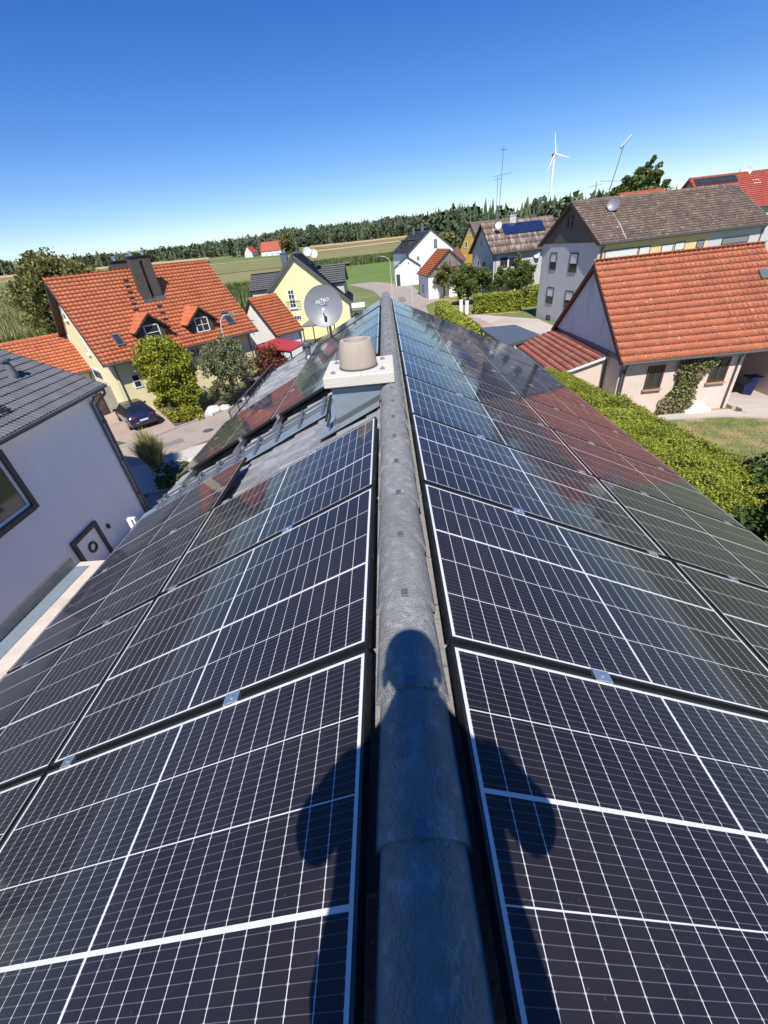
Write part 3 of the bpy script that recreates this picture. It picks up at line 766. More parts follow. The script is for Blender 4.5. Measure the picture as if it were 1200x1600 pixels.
while y < Y_END - 0.1:
    yaw = random.uniform(-0.010, 0.010); q = np.array([-0.010 + random.uniform(-.003, .003), y, RIDGE + 0.002 + random.uniform(-.002, .002)])
    o = inst('ridge_tile', rc, own, q, np.array([math.cos(yaw), math.sin(yaw), 0]), np.array([-math.sin(yaw), math.cos(yaw), 0.018]), np.array([0, -0.018, 1.0]))
    W[o.name] = q
    k = bpy.data.objects.new('ridge_clip', clip_me); col.objects.link(k); k.parent = o
    y += 0.369
# grey underlay strip below the ridge tiles
for sd in (-1, 1):
    MB().par(slope_pt(sd, -0.13, -0.6, -OFF - 0.012), DX[sd] * 0.20, EY * (Y_END + 0.6), NZ[sd] * 0.012).build('ridge_roll', mat('ridge_roll_sheet', (0.26, 0.255, 0.245), 0.85, 0.15, 20, 0.4, 60), deck[sd])
# ---- chimney
ch = empty('chimney', (-0.31, 4.12, RIDGE - 0.5), 'stubby chimney with grey metal jacket, pale concrete cap and beige clay pot', 'chimney')
zt = RIDGE + 0.066
MB().box((-0.308, 4.12, (RIDGE - 0.62 + zt) / 2), 0.55, 0.52, zt - RIDGE + 0.62).build('shaft', M_lead, ch)
cp = MB().box((-0.308, 4.125, RIDGE + 0.117), 0.665, 0.66, 0.10)
cp = cp.build('cap_slab', M_concrete, ch)
m_ = cp.modifiers.new('bevel', 'BEVEL'); m_.width = 0.008; m_.segments = 2
MB().lathe((-0.318, 4.10, RIDGE + 0.168), [(0.178, 0), (0.184, 0.03), (0.172, 0.15), (0.152, 0.240), (0.147, 0.250), (0.116, 0.250), (0.110, 0.235), (0.12, 0.10), (0.12, 0.02)], 40).build('clay_pot', M_pot, ch, smooth=True)
MB().lathe((-0.318, 4.10, RIDGE + 0.172), [(0.001, 0), (0.128, 0.0), (0.128, 0.02), (0.001, 0.021)], 24).build('flue_mouth', M_soot, ch)
MB().lathe((-0.318, 4.10, RIDGE + 0.1675), [(0.188, 0), (0.191, 0.012), (0.18, 0.018)], 40).build('sealing_ring', M_gutter, ch)
for (dx, dy) in ((-0.235, -0.18), (0.235, -0.18), (-0.235, 0.2), (0.235, 0.2)):
    MB().lathe((-0.318 + dx, 4.10 + dy, RIDGE + 0.167), [(0.026, 0), (0.022, 0.012), (0.010, 0.016), (0.009, 0.024)], 12).build('bolt', M_alu, ch)
# flashing apron on the slope and seam strip on the jacket
MB().par(slope_pt(-1, 0.03, 3.70, -OFF + 0.028), DX[-1] * 0.66, EY * 0.16, NZ[-1] * 0.006).build('apron', M_lead, ch)
MB().par(slope_pt(-1, 0.50, 3.70, -OFF + 0.036), DX[-1] * 0.22, EY * 0.95, NZ[-1] * 0.006).build('apron', M_lead, ch)
MB().box((-0.308, 3.852, RIDGE + 0.052), 0.575, 0.014, 0.02).build('seam', M_gutter, ch)
MB().par(slope_pt(-1, -0.02, 3.84, -OFF + 0.03), DX[-1] * 0.62, EY * 0.018, NZ[-1] * 0.05).build('seam', M_gutter, ch)
b = MB(); b.tube([(-0.60, 3.86, RIDGE - 0.02), (-0.625, 3.83, RIDGE - 0.12), (-0.63, 3.79, RIDGE - 0.20), (-0.66, 3.72, RIDGE - 0.27)], 0.012, 8)
b.tube([(-0.60, 3.88, RIDGE - 0.02), (-0.645, 3.84, RIDGE - 0.14), (-0.68, 3.80, RIDGE - 0.25)], 0.012, 8)
b.build('cable', M_blackmetal, ch)

# ---------------------------------------------------------------- solar panels
M_cell = bpy.data.materials.new('silicon_cell'); M_cell.use_nodes = True
def cell_nodes(m, uvscale):
    n = m.node_tree.nodes; l = m.node_tree.links; p = n['Principled BSDF']
    p.inputs['Roughness'].default_value = 0.55; p.inputs['Specular IOR Level'].default_value = 0.25
    uv = n.new('ShaderNodeUVMap'); sp = n.new('ShaderNodeSeparateXYZ'); l.new(uv.outputs[0], sp.inputs[0])
    def line(src, cnt, wid, soft):
        mu = n.new('ShaderNodeMath'); mu.operation = 'MULTIPLY'; mu.inputs[1].default_value = cnt; l.new(src, mu.inputs[0])
        fr = n.new('ShaderNodeMath'); fr.operation = 'FRACT'; l.new(mu.outputs[0], fr.inputs[0])
        sb = n.new('ShaderNodeMath'); sb.operation = 'SUBTRACT'; sb.inputs[1].default_value = 0.5; l.new(fr.outputs[0], sb.inputs[0])
        ab = n.new('ShaderNodeMath'); ab.operation = 'ABSOLUTE'; l.new(sb.outputs[0], ab.inputs[0])
        mr = n.new('ShaderNodeMapRange'); mr.inputs['From Min'].default_value = wid; mr.inputs['From Max'].default_value = wid + soft
        mr.inputs['To Min'].default_value = 1; mr.inputs['To Max'].default_value = 0; l.new(ab.outputs[0], mr.inputs['Value'])
        return mr.outputs[0]
    bus = line(sp.outputs['Y'], 10, 0.028, 0.014)         # wires crossing the short way of the cell
    # solder pads near both long edges
    pe = n.new('ShaderNodeMath'); pe.operation = 'PINGPONG'; pe.inputs[1].default_value = 0.5; l.new(sp.outputs['X'], pe.inputs[0])
    pm = n.new('ShaderNodeMapRange'); pm.inputs['From Min'].default_value = 0.03; pm.inputs['From Max'].default_value = 0.05; pm.inputs['To Min'].default_value = 1; pm.inputs['To Max'].default_value = 0
    l.new(pe.outputs[0], pm.inputs['Value'])
    pad = n.new('ShaderNodeMath'); pad.operation = 'MULTIPLY'; l.new(pm.outputs[0], pad.inputs[0]); l.new(line(sp.outputs['Y'], 10, 0.07, 0.02), pad.inputs[1])
    geo = n.new('ShaderNodeNewGeometry'); oi = n.new('ShaderNodeObjectInfo')
    nz = n.new('ShaderNodeTexNoise'); nz.inputs['Scale'].default_value = 2.2; nz.inputs['Detail'].default_value = 5; l.new(geo.outputs['Position'], nz.inputs['Vector'])
    mr = n.new('ShaderNodeMapRange'); mr.inputs['From Min'].default_value = 0.3; mr.inputs['From Max'].default_value = 0.75; l.new(nz.outputs['Fac'], mr.inputs['Value'])
    mx = n.new('ShaderNodeMix'); mx.data_type = 'RGBA'; l.new(mr.outputs[0], mx.inputs['Factor'])
    mx.inputs['A'].default_value = (0.0125, 0.0105, 0.0155, 1); mx.inputs['B'].default_value = (0.022, 0.0185, 0.025, 1)
    m1 = n.new('ShaderNodeMix'); m1.data_type = 'RGBA'; m1.inputs['B'].default_value = (0.10, 0.095, 0.10, 1)
    l.new(bus, m1.inputs['Factor']); l.new(mx.outputs['Result'], m1.inputs['A'])
    m2 = n.new('ShaderNodeMix'); m2.data_type = 'RGBA'; m2.inputs['B'].default_value = (0.24, 0.235, 0.23, 1)
    l.new(pad.outputs[0], m2.inputs['Factor']); l.new(m1.outputs['Result'], m2.inputs['A'])
    # fine dust specks
    dn = n.new('ShaderNodeTexNoise'); dn.inputs['Scale'].default_value = 70; dn.inputs['Detail'].default_value = 3; l.new(geo.outputs['Position'], dn.inputs['Vector'])
    dr = n.new('ShaderNodeMapRange'); dr.inputs['From Min'].default_value = 0.70; dr.inputs['From Max'].default_value = 0.76; dr.inputs['To Max'].default_value = 0.35; l.new(dn.outputs['Fac'], dr.inputs['Value'])
    m3 = n.new('ShaderNodeMix'); m3.data_type = 'RGBA'; m3.inputs['B'].default_value = (0.12, 0.115, 0.11, 1)
    l.new(dr.outputs[0], m3.inputs['Factor']); l.new(m2.outputs['Result'], m3.inputs['A'])
    l.new(m3.outputs['Result'], p.inputs['Base Color'])
cell_nodes(M_cell, 1)
M_back = mat('white_backsheet', (0.66, 0.66, 0.64), 0.5, 0.03, 10)
M_glass = glass_sheet_mat('solar_cover_glass', 0.055, 1.22)
# dusty unevenness of the cover glass: roughness varies
gn = M_glass.node_tree.nodes; gl_ = M_glass.node_tree.links
g_geo = gn.new('ShaderNodeNewGeometry'); g_n = gn.new('ShaderNodeTexNoise'); g_n.inputs['Scale'].default_value = 1.6; g_n.inputs['Detail'].default_value = 6
gl_.new(g_geo.outputs['Position'], g_n.inputs['Vector'])
g_m = gn.new('ShaderNodeMapRange'); g_m.inputs['From Min'].default_value = 0.35; g_m.inputs['From Max'].default_value = 0.7; g_m.inputs['To Min'].default_value = 0.03; g_m.inputs['To Max'].default_value = 0.11
gl_.new(g_n.outputs['Fac'], g_m.inputs['Value'])
gl_.new(g_m.outputs[0], [x for x in gn if x.type == 'BSDF_GLOSSY'][0].inputs['Roughness'])

FRW, DEP = 0.011, 0.032
def local_mesh(name, mb, m):
    me = bpy.data.meshes.new(name); me.from_pydata(mb.v, [], mb.f); me.materials.append(m); return me
b = MB()
b.par((0, 0, -DEP), (PL, 0, 0), (0, FRW, 0), (0, 0, DEP)); b.par((0, PW - FRW, -DEP), (PL, 0, 0), (0, FRW, 0), (0, 0, DEP))
b.par((0, FRW, -DEP), (FRW, 0, 0), (0, PW - 2 * FRW, 0), (0, 0, DEP)); b.par((PL - FRW, FRW, -DEP), (FRW, 0, 0), (0, PW - 2 * FRW, 0), (0, 0, DEP))
ME_frame = local_mesh('frame', b, M_black)
ME_back = local_mesh('backsheet', MB().par((FRW, FRW, -0.0085), (PL - 2 * FRW, 0, 0), (0, PW - 2 * FRW, 0), (0, 0, 0.005)), M_back)
ME_glass = local_mesh('cover_glass', MB().add([(FRW, FRW, -0.0012), (PL - FRW, FRW, -0.0012), (PL - FRW, PW - FRW, -0.0012), (FRW, PW - FRW, -0.0012)], [(0, 1, 2, 3)]), M_glass)
GU, GMID, MU = 0.0025, 0.011, 0.014
GV, GTH, MV = 0.0036, 0.012, 0.011
CU_ = (PL - 2 * FRW - 2 * MU - GMID - 22 * GU) / 24
CV_ = (PW - 2 * FRW - 2 * MV - 3 * GV - GTH) / 5
cell_pos = []
for j in range(5):
    v = FRW + MV + j * CV_ + j * GV + ((GTH - GV) if j >= 3 else 0)
    for i in range(24):
        u = FRW + MU + i * CU_ + i * GU + ((GMID - GU) if i >= 12 else 0)
        cell_pos.append((u, v))
def with_uv(me, rects):
    uvl = me.uv_layers.new(name='UVMap')
    for lp in me.loops:
        co = me.vertices[lp.vertex_index].co
        k = lp.vertex_index // 8 if len(me.vertices) > 8 else 0
        u0, v0 = rects[k]
        uvl.data[lp.index].uv = ((co.x - u0) / CU_, (co.y - v0) / CV_)
ME_cell = local_mesh('cell', MB().par((0, 0, 0), (CU_, 0, 0), (0, CV_, 0), (0, 0, 0.0002)), M_cell); with_uv(ME_cell, [(0, 0)])
b = MB()
for (u, v) in cell_pos: b.par((u, v, -0.0034), (CU_, 0, 0), (0, CV_, 0), (0, 0, 0.0002))
ME_cells = local_mesh('cell_grid', b, M_cell); with_uv(ME_cells, cell_pos)
ORD = ['first', 'second', 'third', 'fourth', 'fifth', 'sixth', 'seventh', 'eighth', 'ninth', 'tenth']
def panel(side, k, tier, yoff=0.0, lab=None):
    y0 = S0 + (k if side > 0 else k + 1) * PITCH + (0.011 if side > 0 else -0.011) + yoff
    p = slope_pt(side, tier * TIER, y0, random.uniform(-.002, .002))
    o = bpy.data.objects.new('solar_module', None); col.objects.link(o); o.empty_display_size = 0.2
    ex = DX[side]; ey = EY if side > 0 else -EY; ez = NZ[side]
    m4 = Matrix.Identity(4)
    for i in range(3): m4[i][0] = ex[i]; m4[i][1] = ey[i]; m4[i][2] = ez[i]; m4[i][3] = p[i]
    o.matrix_basis = m4
    sname = 'right' if side > 0 else 'left'
    tname = 'upper tier along the ridge' if tier == 0 else 'lower tier along the eave'
    o['label'] = lab or 'black solar panel, %s slope, %s, %s row from the photographer' % (sname, tname, ORD[k + 1])
    o['category'] = 'solar panel'; o['group'] = 'solar panels on the grey roof'
    for nm, me in (('frame', ME_frame), ('backsheet', ME_back), ('cover_glass', ME_glass)):
        c = bpy.data.objects.new(nm, me); col.objects.link(c); c.parent = o
    if tier == 0 and k <= 1:
        for (u, v) in cell_pos:
            c = bpy.data.objects.new('cell', ME_cell); col.objects.link(c); c.parent = o; c.location = (u, v, -0.0034)
    else:
        c = bpy.data.objects.new('cell_grid', ME_cells); col.objects.link(c); c.parent = o; c['kind'] = 'stuff'
    return o
for k in range(-1, 9):
    for t in (0, 1): panel(1, k, t)
for k in (-1, 0, 1):
    for t in (0, 1): panel(-1, k, t)
panel(-1, 2, 1)
for k in (4, 5, 6, 7): panel(-1, k, 0)
for k in (4, 5): panel(-1, k, 1)
panel(-1, 8, 0, 0.16, 'black solar panel set apart beyond the grey satellite dish on the left slope')

# ---------------------------------------------------------------- rails and clamps
def clampm():
    b = MB(); b.box((0, 0, 0.002), 0.075, 0.044, 0.004); b.box((0, 0, -0.018), 0.06, 0.012, 0.036); b.lathe((0, 0, 0.004), [(0.008, 0), (0.008, 0.006)], 8)
    b.box((-0.030, 0, -0.004), 0.012, 0.05, 0.012); b.box((0.030, 0, -0.004), 0.012, 0.05, 0.012)
    return local_mesh('clamp', b, M_alu)
ME_clamp = clampm()
US = (0.62, 1.61, 2.28, 3.25)
for sd, nm in ((1, 'right'), (-1, 'left')):
    mf = empty('mounting_frame', tuple(slope_pt(sd, 1.8, 4.0, -OFF)), 'aluminium rails and clamps holding the panels on %s roof slope' % nm, 'mounting frame')
    for u in US:
        segs = [(-0.5, 11.0)] if sd > 0 else ([(-0.5, 3.20 if u < 1.8 else 4.32), (4.98, 9.85 if u < 1.8 else 7.70)] + ([(9.95, 11.1)] if u < 1.8 else []))
        for (ya, yb) in segs:
            MB().par(slope_pt(sd, u - 0.02, ya, -OFF + 0.045), DX[sd] * 0.04, EY * (yb - ya), NZ[sd] * (OFF - 0.045 - DEP - 0.002)).build('rail', M_alu, mf)
        for k in range(0, 9):
            yk = S0 + k * PITCH
            if sd > 0: ok = True
            else: ok = (k <= 2 or k in (5, 6, 7)) if u < 1.8 else (k <= 2 or k == 5)
            if not ok: continue
            o = inst('clamp', ME_clamp, mf, slope_pt(sd, u, yk, 0.0), DX[sd], EY if sd > 0 else -EY, NZ[sd])
        if sd < 0:
            for ye in (S0 + 4 * PITCH - 0.004,) :
                MB().box(slope_pt(sd, u, ye - 0.012, -0.012), 0.05, 0.05, 0.05, DX[sd], EY, NZ[sd]).build('end_clamp', M_alu, mf)
    if sd < 0:
        # exposed bracket zone between the two blocks: flashing plates, hooks and two thin rails down the slope
        for yy, zz in ((4.86, -OFF + 0.075), (4.73, -OFF + 0.06)):
            MB().par(slope_pt(sd, 0.62, yy, zz), DX[sd] * 3.05, EY * 0.022, NZ[sd] * 0.022).build('cross_rail', M_zinc, mf)
        u = 0.75; 
        while u < 3.6:
            a = slope_pt(sd, u, 4.86, -OFF + 0.10); c2 = slope_pt(sd, u + 0.02, 4.50, -OFF + 0.045)
            b = MB(); b.par(a, c2 - a, DX[sd] * 0.035, NZ[sd] * 0.008); b.box(slope_pt(sd, u + 0.02, 4.87, -OFF + 0.085), 0.05, 0.03, 0.07, DX[sd], EY, NZ[sd])
            b.build('roof_hook', M_zinc, mf); u += 0.34
        k = 0; u = 0.62
        while u < 3.8:
            MB().par(slope_pt(sd, u, 4.44 - 0.0, -OFF + 0.030 + 0.002 * (k % 2)), DX[sd] * 0.345, EY * 0.42, NZ[sd] * 0.006).build('flashing_plate', M_lead, mf)
            u += 0.335; k += 1
# ---------------------------------------------------------------- dish, vent pipe, snow guard on our roof
dfoot = slope_pt(-1, 1.36, 10.03, -OFF)
dc = aty(505.5, 479, 9.88)
dr = dish('satellite_dish', 'big grey satellite dish on a mast on our roof, behind the chimney', dc, nrm(np.array([0.05, -0.95, 0.26])), 0.415, M_dish, dfoot)
txt = bpy.data.curves.new('lettering', 'FONT'); txt.body = 'ASTRO'; txt.size = 0.095; txt.align_x = 'CENTER'; txt.extrude = 0.001; txt.shear = 0.25
to = bpy.data.objects.new('lettering_tmp', txt); col.objects.link(to)
bpy.context.view_layer.update()
tme = bpy.data.meshes.new_from_object(to.evaluated_get(bpy.context.evaluated_depsgraph_get())); bpy.data.objects.remove(to)
tme.materials.clear(); tme.materials.append(M_print)
fz = nrm(np.array([0.05, -0.95, 0.26])); fx = nrm(np.cross([0, 0, 1], fz)); fy = np.cross(fz, fx)
def on_dish(a, h):       # point on the reflector face at a (right), h (up)
    rr = math.hypot(a, h) / 0.415
    return dc - fz * 0.0415 + fx * a + fy * h + fz * (rr * rr * 0.415 * 0.22 + 0.022)
tl = nrm(fx + fy * 0.14); inst('lettering', tme, dr, on_dish(-0.02, 0.085), tl, np.cross(fz, tl), fz)
b = MB()
for k in range(24):
    a0, a1 = 2 * math.pi * k / 24, 2 * math.pi * (k + 1) / 24
    if 8 <= k <= 12: continue
    b.add([on_dish(-0.02 + r * math.cos(a), 0.105 + r * math.sin(a)) for a, r in ((a0, .066), (a1, .066), (a1, .060), (a0, .060))], [(0, 1, 2, 3)])
b.build('globe_mark', M_print, dr)
vp = slope_pt(-1, 2.03, 10.05, -OFF)
vt = empty('vent_pipe', tuple(vp), 'grey vent pipe with wide cap standing on the bare grey tiles', 'vent pipe')
MB().lathe(vp, [(0.12, 0.0), (0.085, 0.07), (0.065, 0.09), (0.065, 0.30)], 18).build('pipe', M_zinc, vt, smooth=True)
MB().lathe(vp + [0, 0, 0.30], [(0.06, -0.02), (0.11, 0.0), (0.115, 0.05), (0.09, 0.075), (0.02, 0.085)], 18).build('cap', M_zinc, vt, smooth=True)
sg = empty('snow_guard', tuple(slope_pt(-1, 3.62, 9.8, -OFF)), 'dark lattice snow guard along the left eave of our roof', 'snow guard')
for du, hh in ((0.0, 0.03), (0.0, 0.20)):
    MB().tube([slope_pt(-1, 3.60, 7.95, -OFF + 0.03) + [0, 0, hh], slope_pt(-1, 3.60, 11.95, -OFF + 0.03) + [0, 0, hh]], 0.012, 6).build('rail', M_zinc, sg)
y = 8.0; k = 0
while y < 11.95:
    p = slope_pt(-1, 3.60, y, -OFF + 0.02)
    MB().tube([p, p + [0, 0, 0.22]], 0.005 if k % 8 else 0.013, 5).build('bar' if k % 8 else 'post', M_blackmetal, sg); y += 0.07; k += 1
# ---------------------------------------------------------------- neighbouring houses
UP = np.array([0, 0, 1.0])
def slopedir(n):
    return nrm(UP - np.array(n) * n[2])
def skylight(P, side, bl, br, tl, m=None):
    f = window_px(P['root'], P[side], bl, br, tl, fm=m or M_zinc, fw=0.09, proud=0.07, name='skylight')
    return f
def pipe(root, pts, r=0.045, m=None, name='downpipe', par=None):
    return MB().tube(pts, r, 8).build(name, m or M_gutter, par or root)

# ---- A: white neighbour on the left, anthracite tiles, eave towards us
AX, AZ, APITCH, AW = -10.69, 5.5, R(26.5), 5.2
azr = AZ + AW * math.tan(APITCH)
P = gable_house('white_house', 'white rendered house with anthracite tiled roof, close on the left', AX - AW, 3.0, 91.0, 12.35, AW, AZ, azr, M_white_cool, M_darktile,
                tw=0.30, th=0.345, amp=0.020, n_ind=290, oe=0.40, og=0.38, verge=M_gutter, gutter=False, style='double', seg=8, tk=dict(under=0.004, smooth=False, lip=0.036))
hA = P['root']; wallA = P['B']
d = P['d']; nR = -P['nl']
ev = P['o'] - P['nl'] * AW + UP * AZ
b = MB()   # square-cut gutter with bright front rim
b.par(ev + nR * 0.01 - UP * 0.10, d * 12.35, nR * 0.11, UP * 0.09); b.build('gutter', M_gutter, hA)
MB().tube([ev + nR * 0.125 - UP * 0.005, ev + nR * 0.125 + d * 12.4 - UP * 0.005], 0.012, 6).build('gutter_rim', M_alu, hA)
MB().par(ev - nR * 0.36 - UP * 0.20, d * 12.3, nR * 0.36, UP * 0.03).build('soffit', M_wframe, hA)
cw = wallA[0] + d * 11.5
pipe(hA, [ev + d * 12.1 + nR * 0.07 - UP * 0.08, ev + d * 12.1 + nR * 0.07 - UP * 0.28, cw + nR * 0.09 + d * 0.03 + UP * (AZ - 0.62), cw + nR * 0.09 + d * 0.03 + UP * 0.1], 0.055)
for zz in (4.2, 2.6, 1.0): MB().box(cw + nR * 0.06 + d * 0.03 + UP * zz, 0.14, 0.14, 0.05).build('pipe_clip', M_gutter, hA)
# big dark-framed window, deep projecting surround
def surround(plane, bl, br, tl, depth=0.14, fw=0.16, wm=None):
    p0, n = plane
    a, b2, t = onplane(*bl, p0, n), onplane(*br, p0, n), onplane(*tl, p0, n)
    e = (b2 - a); e[2] = 0; w = np.linalg.norm(e); e /= w; h = t[2] - a[2]
    b = MB(); q = a - n * 0.02
    b.par(q - e * 0, e * fw, UP * h, n * depth); b.par(q + e * (w - fw), e * fw, UP * h, n * depth)
    b.par(q + e * fw, e * (w - 2 * fw), UP * fw, n * depth * 1.25); b.par(q + e * fw + UP * (h - fw), e * (w - 2 * fw), UP * fw, n * depth)
    f = b.build('window', M_dframe, hA)
    b = MB(); iw, ih = w - 2 * fw, h - 2 * fw; q2 = a + e * fw + UP * fw; k = 0.09
    b.par(q2, e * iw, UP * k, n * 0.045); b.par(q2 + UP * (ih - k), e * iw, UP * k, n * 0.045); b.par(q2 + UP * k, e * k, UP * (ih - 2 * k), n * 0.045); b.par(q2 + UP * k + e * (iw - k), e * k, UP * (ih - 2 * k), n * 0.045)
    b.build('sash', M_wframe, f)
    MB().par(q2 + e * k + UP * k, e * (iw - 2 * k), UP * (ih - 2 * k), n * 0.018).build('pane', M_pane, f)
    return f, a, e, w, h
pA = (wallA[0], nR)
a_ = onplane(57, 792, *pA); 
wl = onplane(4, 835, *pA)
surround(pA, (4 - 62, 835 + 46), (57, 792), (4 - 62 - 75, 835 + 46 - 108))
# entrance door with dark surround and wreath, partly hidden by the flat roof
f, a, e, w, h = None, None, None, None, None
pd = onplane(145, 822, *pA)
b = MB(); q = np.array([wallA[0][0], pd[1], 0.0]) ; q = onplane(145, 822, *pA); dw = 1.25
yb = q - d * dw
b.par(yb + UP * (-q[2]), d * 0.14, UP * q[2], nR * 0.10); b.par(q + UP * (-q[2]), d * 0.14, UP * q[2], nR * 0.10); b.par(yb, d * (dw + 0.14), UP * 0.14, nR * 0.10)
dr_ = b.build('door', M_dframe, hA)
MB().par(yb - UP * q[2] + d * 0.14, d * (dw - 0.14), UP * q[2], nR * 0.03).build('leaf', M_wframe, dr_)
wc = q - d * dw * 0.42 - UP * 0.55 + nR * 0.05
b = MB(); b.tube([wc + 0.17 * (math.cos(t) * d + math.sin(t) * UP) for t in np.linspace(0, 2 * math.pi, 17)], 0.045, 6, caps=False); b.build('wreath', M_leaf_dark, dr_)
MB().par(onplane(168, 826, *pA), d * 0.10, UP * 0.16, nR * 0.09).build('wall_lamp', M_blackmetal, hA)
# roof fittings: vent, walkway grid
rA = P['rB']; rn = np.array(rA[1])
v = onplane(22, 590, rA[0], rn)
vt2 = MB().tube([v, v + rn * 0.16, v + UP * 0.55], [0.16, 0.12, 0.10], 12); vt2.lathe(v + UP * 0.52, [(0.11, 0), (0.18, 0.01), (0.18, 0.07), (0.03, 0.12)], 12)
vt2.build('roof_vent', M_darktile, hA, smooth=True)
g0 = onplane(-20, 662, rA[0], rn); b = MB(); sdir = slopedir(rn)
for k in range(9): b.par(g0 + d * k * 0.11 + rn * 0.10, d * 0.02, sdir * 0.26, rn * 0.02)
for k in range(3): b.par(g0 + rn * 0.121 + sdir * k * 0.12, d * 0.92, sdir * 0.02, rn * 0.02)
for k in (0, 7): b.par(g0 + d * (0.05 + k * 0.11) - rn * 0.02, d * 0.03, sdir * 0.03, rn * 0.12)
b.build('roof_step', M_blackmetal, hA)
# flat-roofed garage between the two houses
gr = empty('garage', (-6.4, 4.0, 0), 'low flat roofed garage between the white house and our eave', 'garage')
GZ = 2.8
MB().box((-6.35, 2.2, GZ / 2 - 0.1), 4.9, 11.6, GZ - 0.1).build('wall', M_white, gr)
MB().box((-6.25, 2.25, GZ - 0.08), 4.6, 11.7, 0.10).build('flat_roof', M_terrace, gr)
MB().par((-9.02, -3.6, GZ - 0.14), (0.10, 0, 0), (0.4, 11.55, 0), (0, 0, 0.40)).build('parapet', M_zinc, gr)
MB().par((-8.90, -3.6, GZ - 0.10), (0.36, 0, 0), (0.4, 11.5, 0), (0, 0, 0.086)).build('gutter_channel', M_lead, gr)
# letter box and small fittings on a post by the house corner
lb = empty('letter_box', tuple(gz(212, 825, 0.4)), 'pale letter box with dark slot beside the white house corner', 'letter box')
q = gz(209, 818, 0.9)
MB().box(q + [0, 0, 0.05], 0.30, 0.14, 0.42).build('box', M_wframe, lb); MB().box(q + [0.05, -0.072, 0.10], 0.05, 0.012, 0.26).build('slot', M_blackmetal, lb)
MB().tube([q - [0, 0, 0.9], q - [0, 0, 0.1]], 0.03, 8).build('post', M_zinc, lb)

# ---- B: big orange-roofed house, set at an angle
P = gable_house('orange_roof_house', 'yellow house with large orange roof, two dormers and twin dark chimney shafts', -23.47, 32.18, 46.0, 12.0, 5.77, 3.80, 8.97, M_yellow2, M_orange,
                tw=0.30, th=0.345, amp=0.05, n_ind=0, oe=0.65, og=0.45, verge=M_darkwood)
hB = P['root']; rB = P['rB']; dB = P['d']; nB = -P['nl']; sB = slopedir(rB[1])
for bl, br, tl in (((184, 541), (196, 536), (173, 524)), ((357, 507), (367, 502), (346, 489))):
    window_px(hB, (rB[0] + np.array(rB[1]) * 0.10, rB[1]), bl, br, tl, fm=M_zinc, fw=0.08, proud=0.06, name='skylight')
def dormer(P, side, px_c, wd, hd, m_roof, nx, ny, shut):
    root = P['root']; rp, rn = P[side]; rn = np.array(rn); out = nrm(np.array([rn[0], rn[1], 0])); e = np.cross(UP, out)   # e: to the right seen from outside
    base = onplane(*px_c, rp, rn)                       # foot of the dormer face on the roof
    tanp = math.hypot(rn[0], rn[1]) / rn[2]
    dep = (hd + 0.75) / tanp
    fx = MB(); half = wd / 2
    b = MB()
    pts = [base - e * half, base + e * half, base + e * half + UP * hd * 0.62, base + UP * (hd + 0.12), base - e * half + UP * hd * 0.62]
    b.prism([p - UP * 0.1 if i < 2 else p for i, p in enumerate(pts)], -out * dep)
    dm = b.build('dormer', M_slateclad, root)
    apex = base + UP * (hd + 0.30) + out * 0.32
    for sg in (-1, 1):
        lo = base + sg * e * (half + 0.42) + UP * (hd * 0.62 - 0.22) + out * 0.32
        s = apex - lo; Ls = np.linalg.norm(s); s /= Ls; n2 = np.cross(-out, s) * (1 if sg > 0 else -1)
        if n2[2] < 0: n2 = -n2
        LL = dep + 0.30
        MB().par(lo - n2 * 0.10, -out * LL, s * Ls, n2 * 0.09).build('dormer_roof', M_darkwood, dm)
        if sg > 0: P0, ee = lo - out * LL * 0, -out
        tile_roof_simple(dm, lo, -out, s, n2, LL, Ls, m_roof)
    window(dm, base - e * (wd * 0.30) + UP * (hd * 0.10), e, UP, out, wd * 0.60, hd * 0.62, nx=nx, ny=ny, fw=0.08, proud=0.05, shutter=shut) if False else None
    f = window_flat(dm, base - e * (wd * 0.30) + UP * (hd * 0.06), e, out, wd * 0.60, hd * 0.66, nx, ny, shut)
def tile_roof_simple(parent, lo, e, s, n, Le, Ls, m):
    b = MB(); nv = max(2, int(Ls / 0.34)); nu = max(2, int(Le / 0.30))
    for j in range(nv):
        for i in range(nu):
            p = lo + e * (Le * i / nu) + s * (Ls * j / nv) + n * 0.03
            b.par(p, e * (Le / nu * 0.9), s * (Ls / nv * 1.02) - n * 0.025, n * 0.03)
    b.build('dormer_tiles', m, parent)['kind'] = 'stuff'
def window_flat(par, bl, e, n, w, h, nx, ny, shut):
    b = MB(); fw = 0.07
    b.par(bl, e * w, UP * fw, n * 0.05); b.par(bl + UP * (h - fw), e * w, UP * fw, n * 0.05); b.par(bl + UP * fw, e * fw, UP * (h - 2 * fw), n * 0.05); b.par(bl + UP * fw + e * (w - fw), e * fw, UP * (h - 2 * fw), n * 0.05)
    for i in range(1, nx): b.par(bl + UP * fw + e * (w * i / nx - 0.02), e * 0.04, UP * (h - 2 * fw), n * 0.045)
    for j in range(1, ny): b.par(bl + e * fw + UP * (h * j / ny - 0.02), e * (w - 2 * fw), UP * 0.04, n * 0.042)
    b.build('window_frame', M_wframe, par)
    MB().par(bl + e * fw + UP * fw - n * 0.0, e * (w - 2 * fw), UP * (h - 2 * fw), n * 0.02).build('pane', M_pane, par)
    if shut: MB().par(bl + e * fw + UP * (h - fw) - UP * (h * shut), e * (w - 2 * fw), UP * (h * shut), n * 0.032).build('shutter', M_shutter, par)
dormer(P, 'rB', (244, 533), 1.75, 1.55, M_orange, 1, 2, 0.0)
dormer(P, 'rB', (320, 520), 1.75, 1.55, M_orange, 2, 2, 0.0)
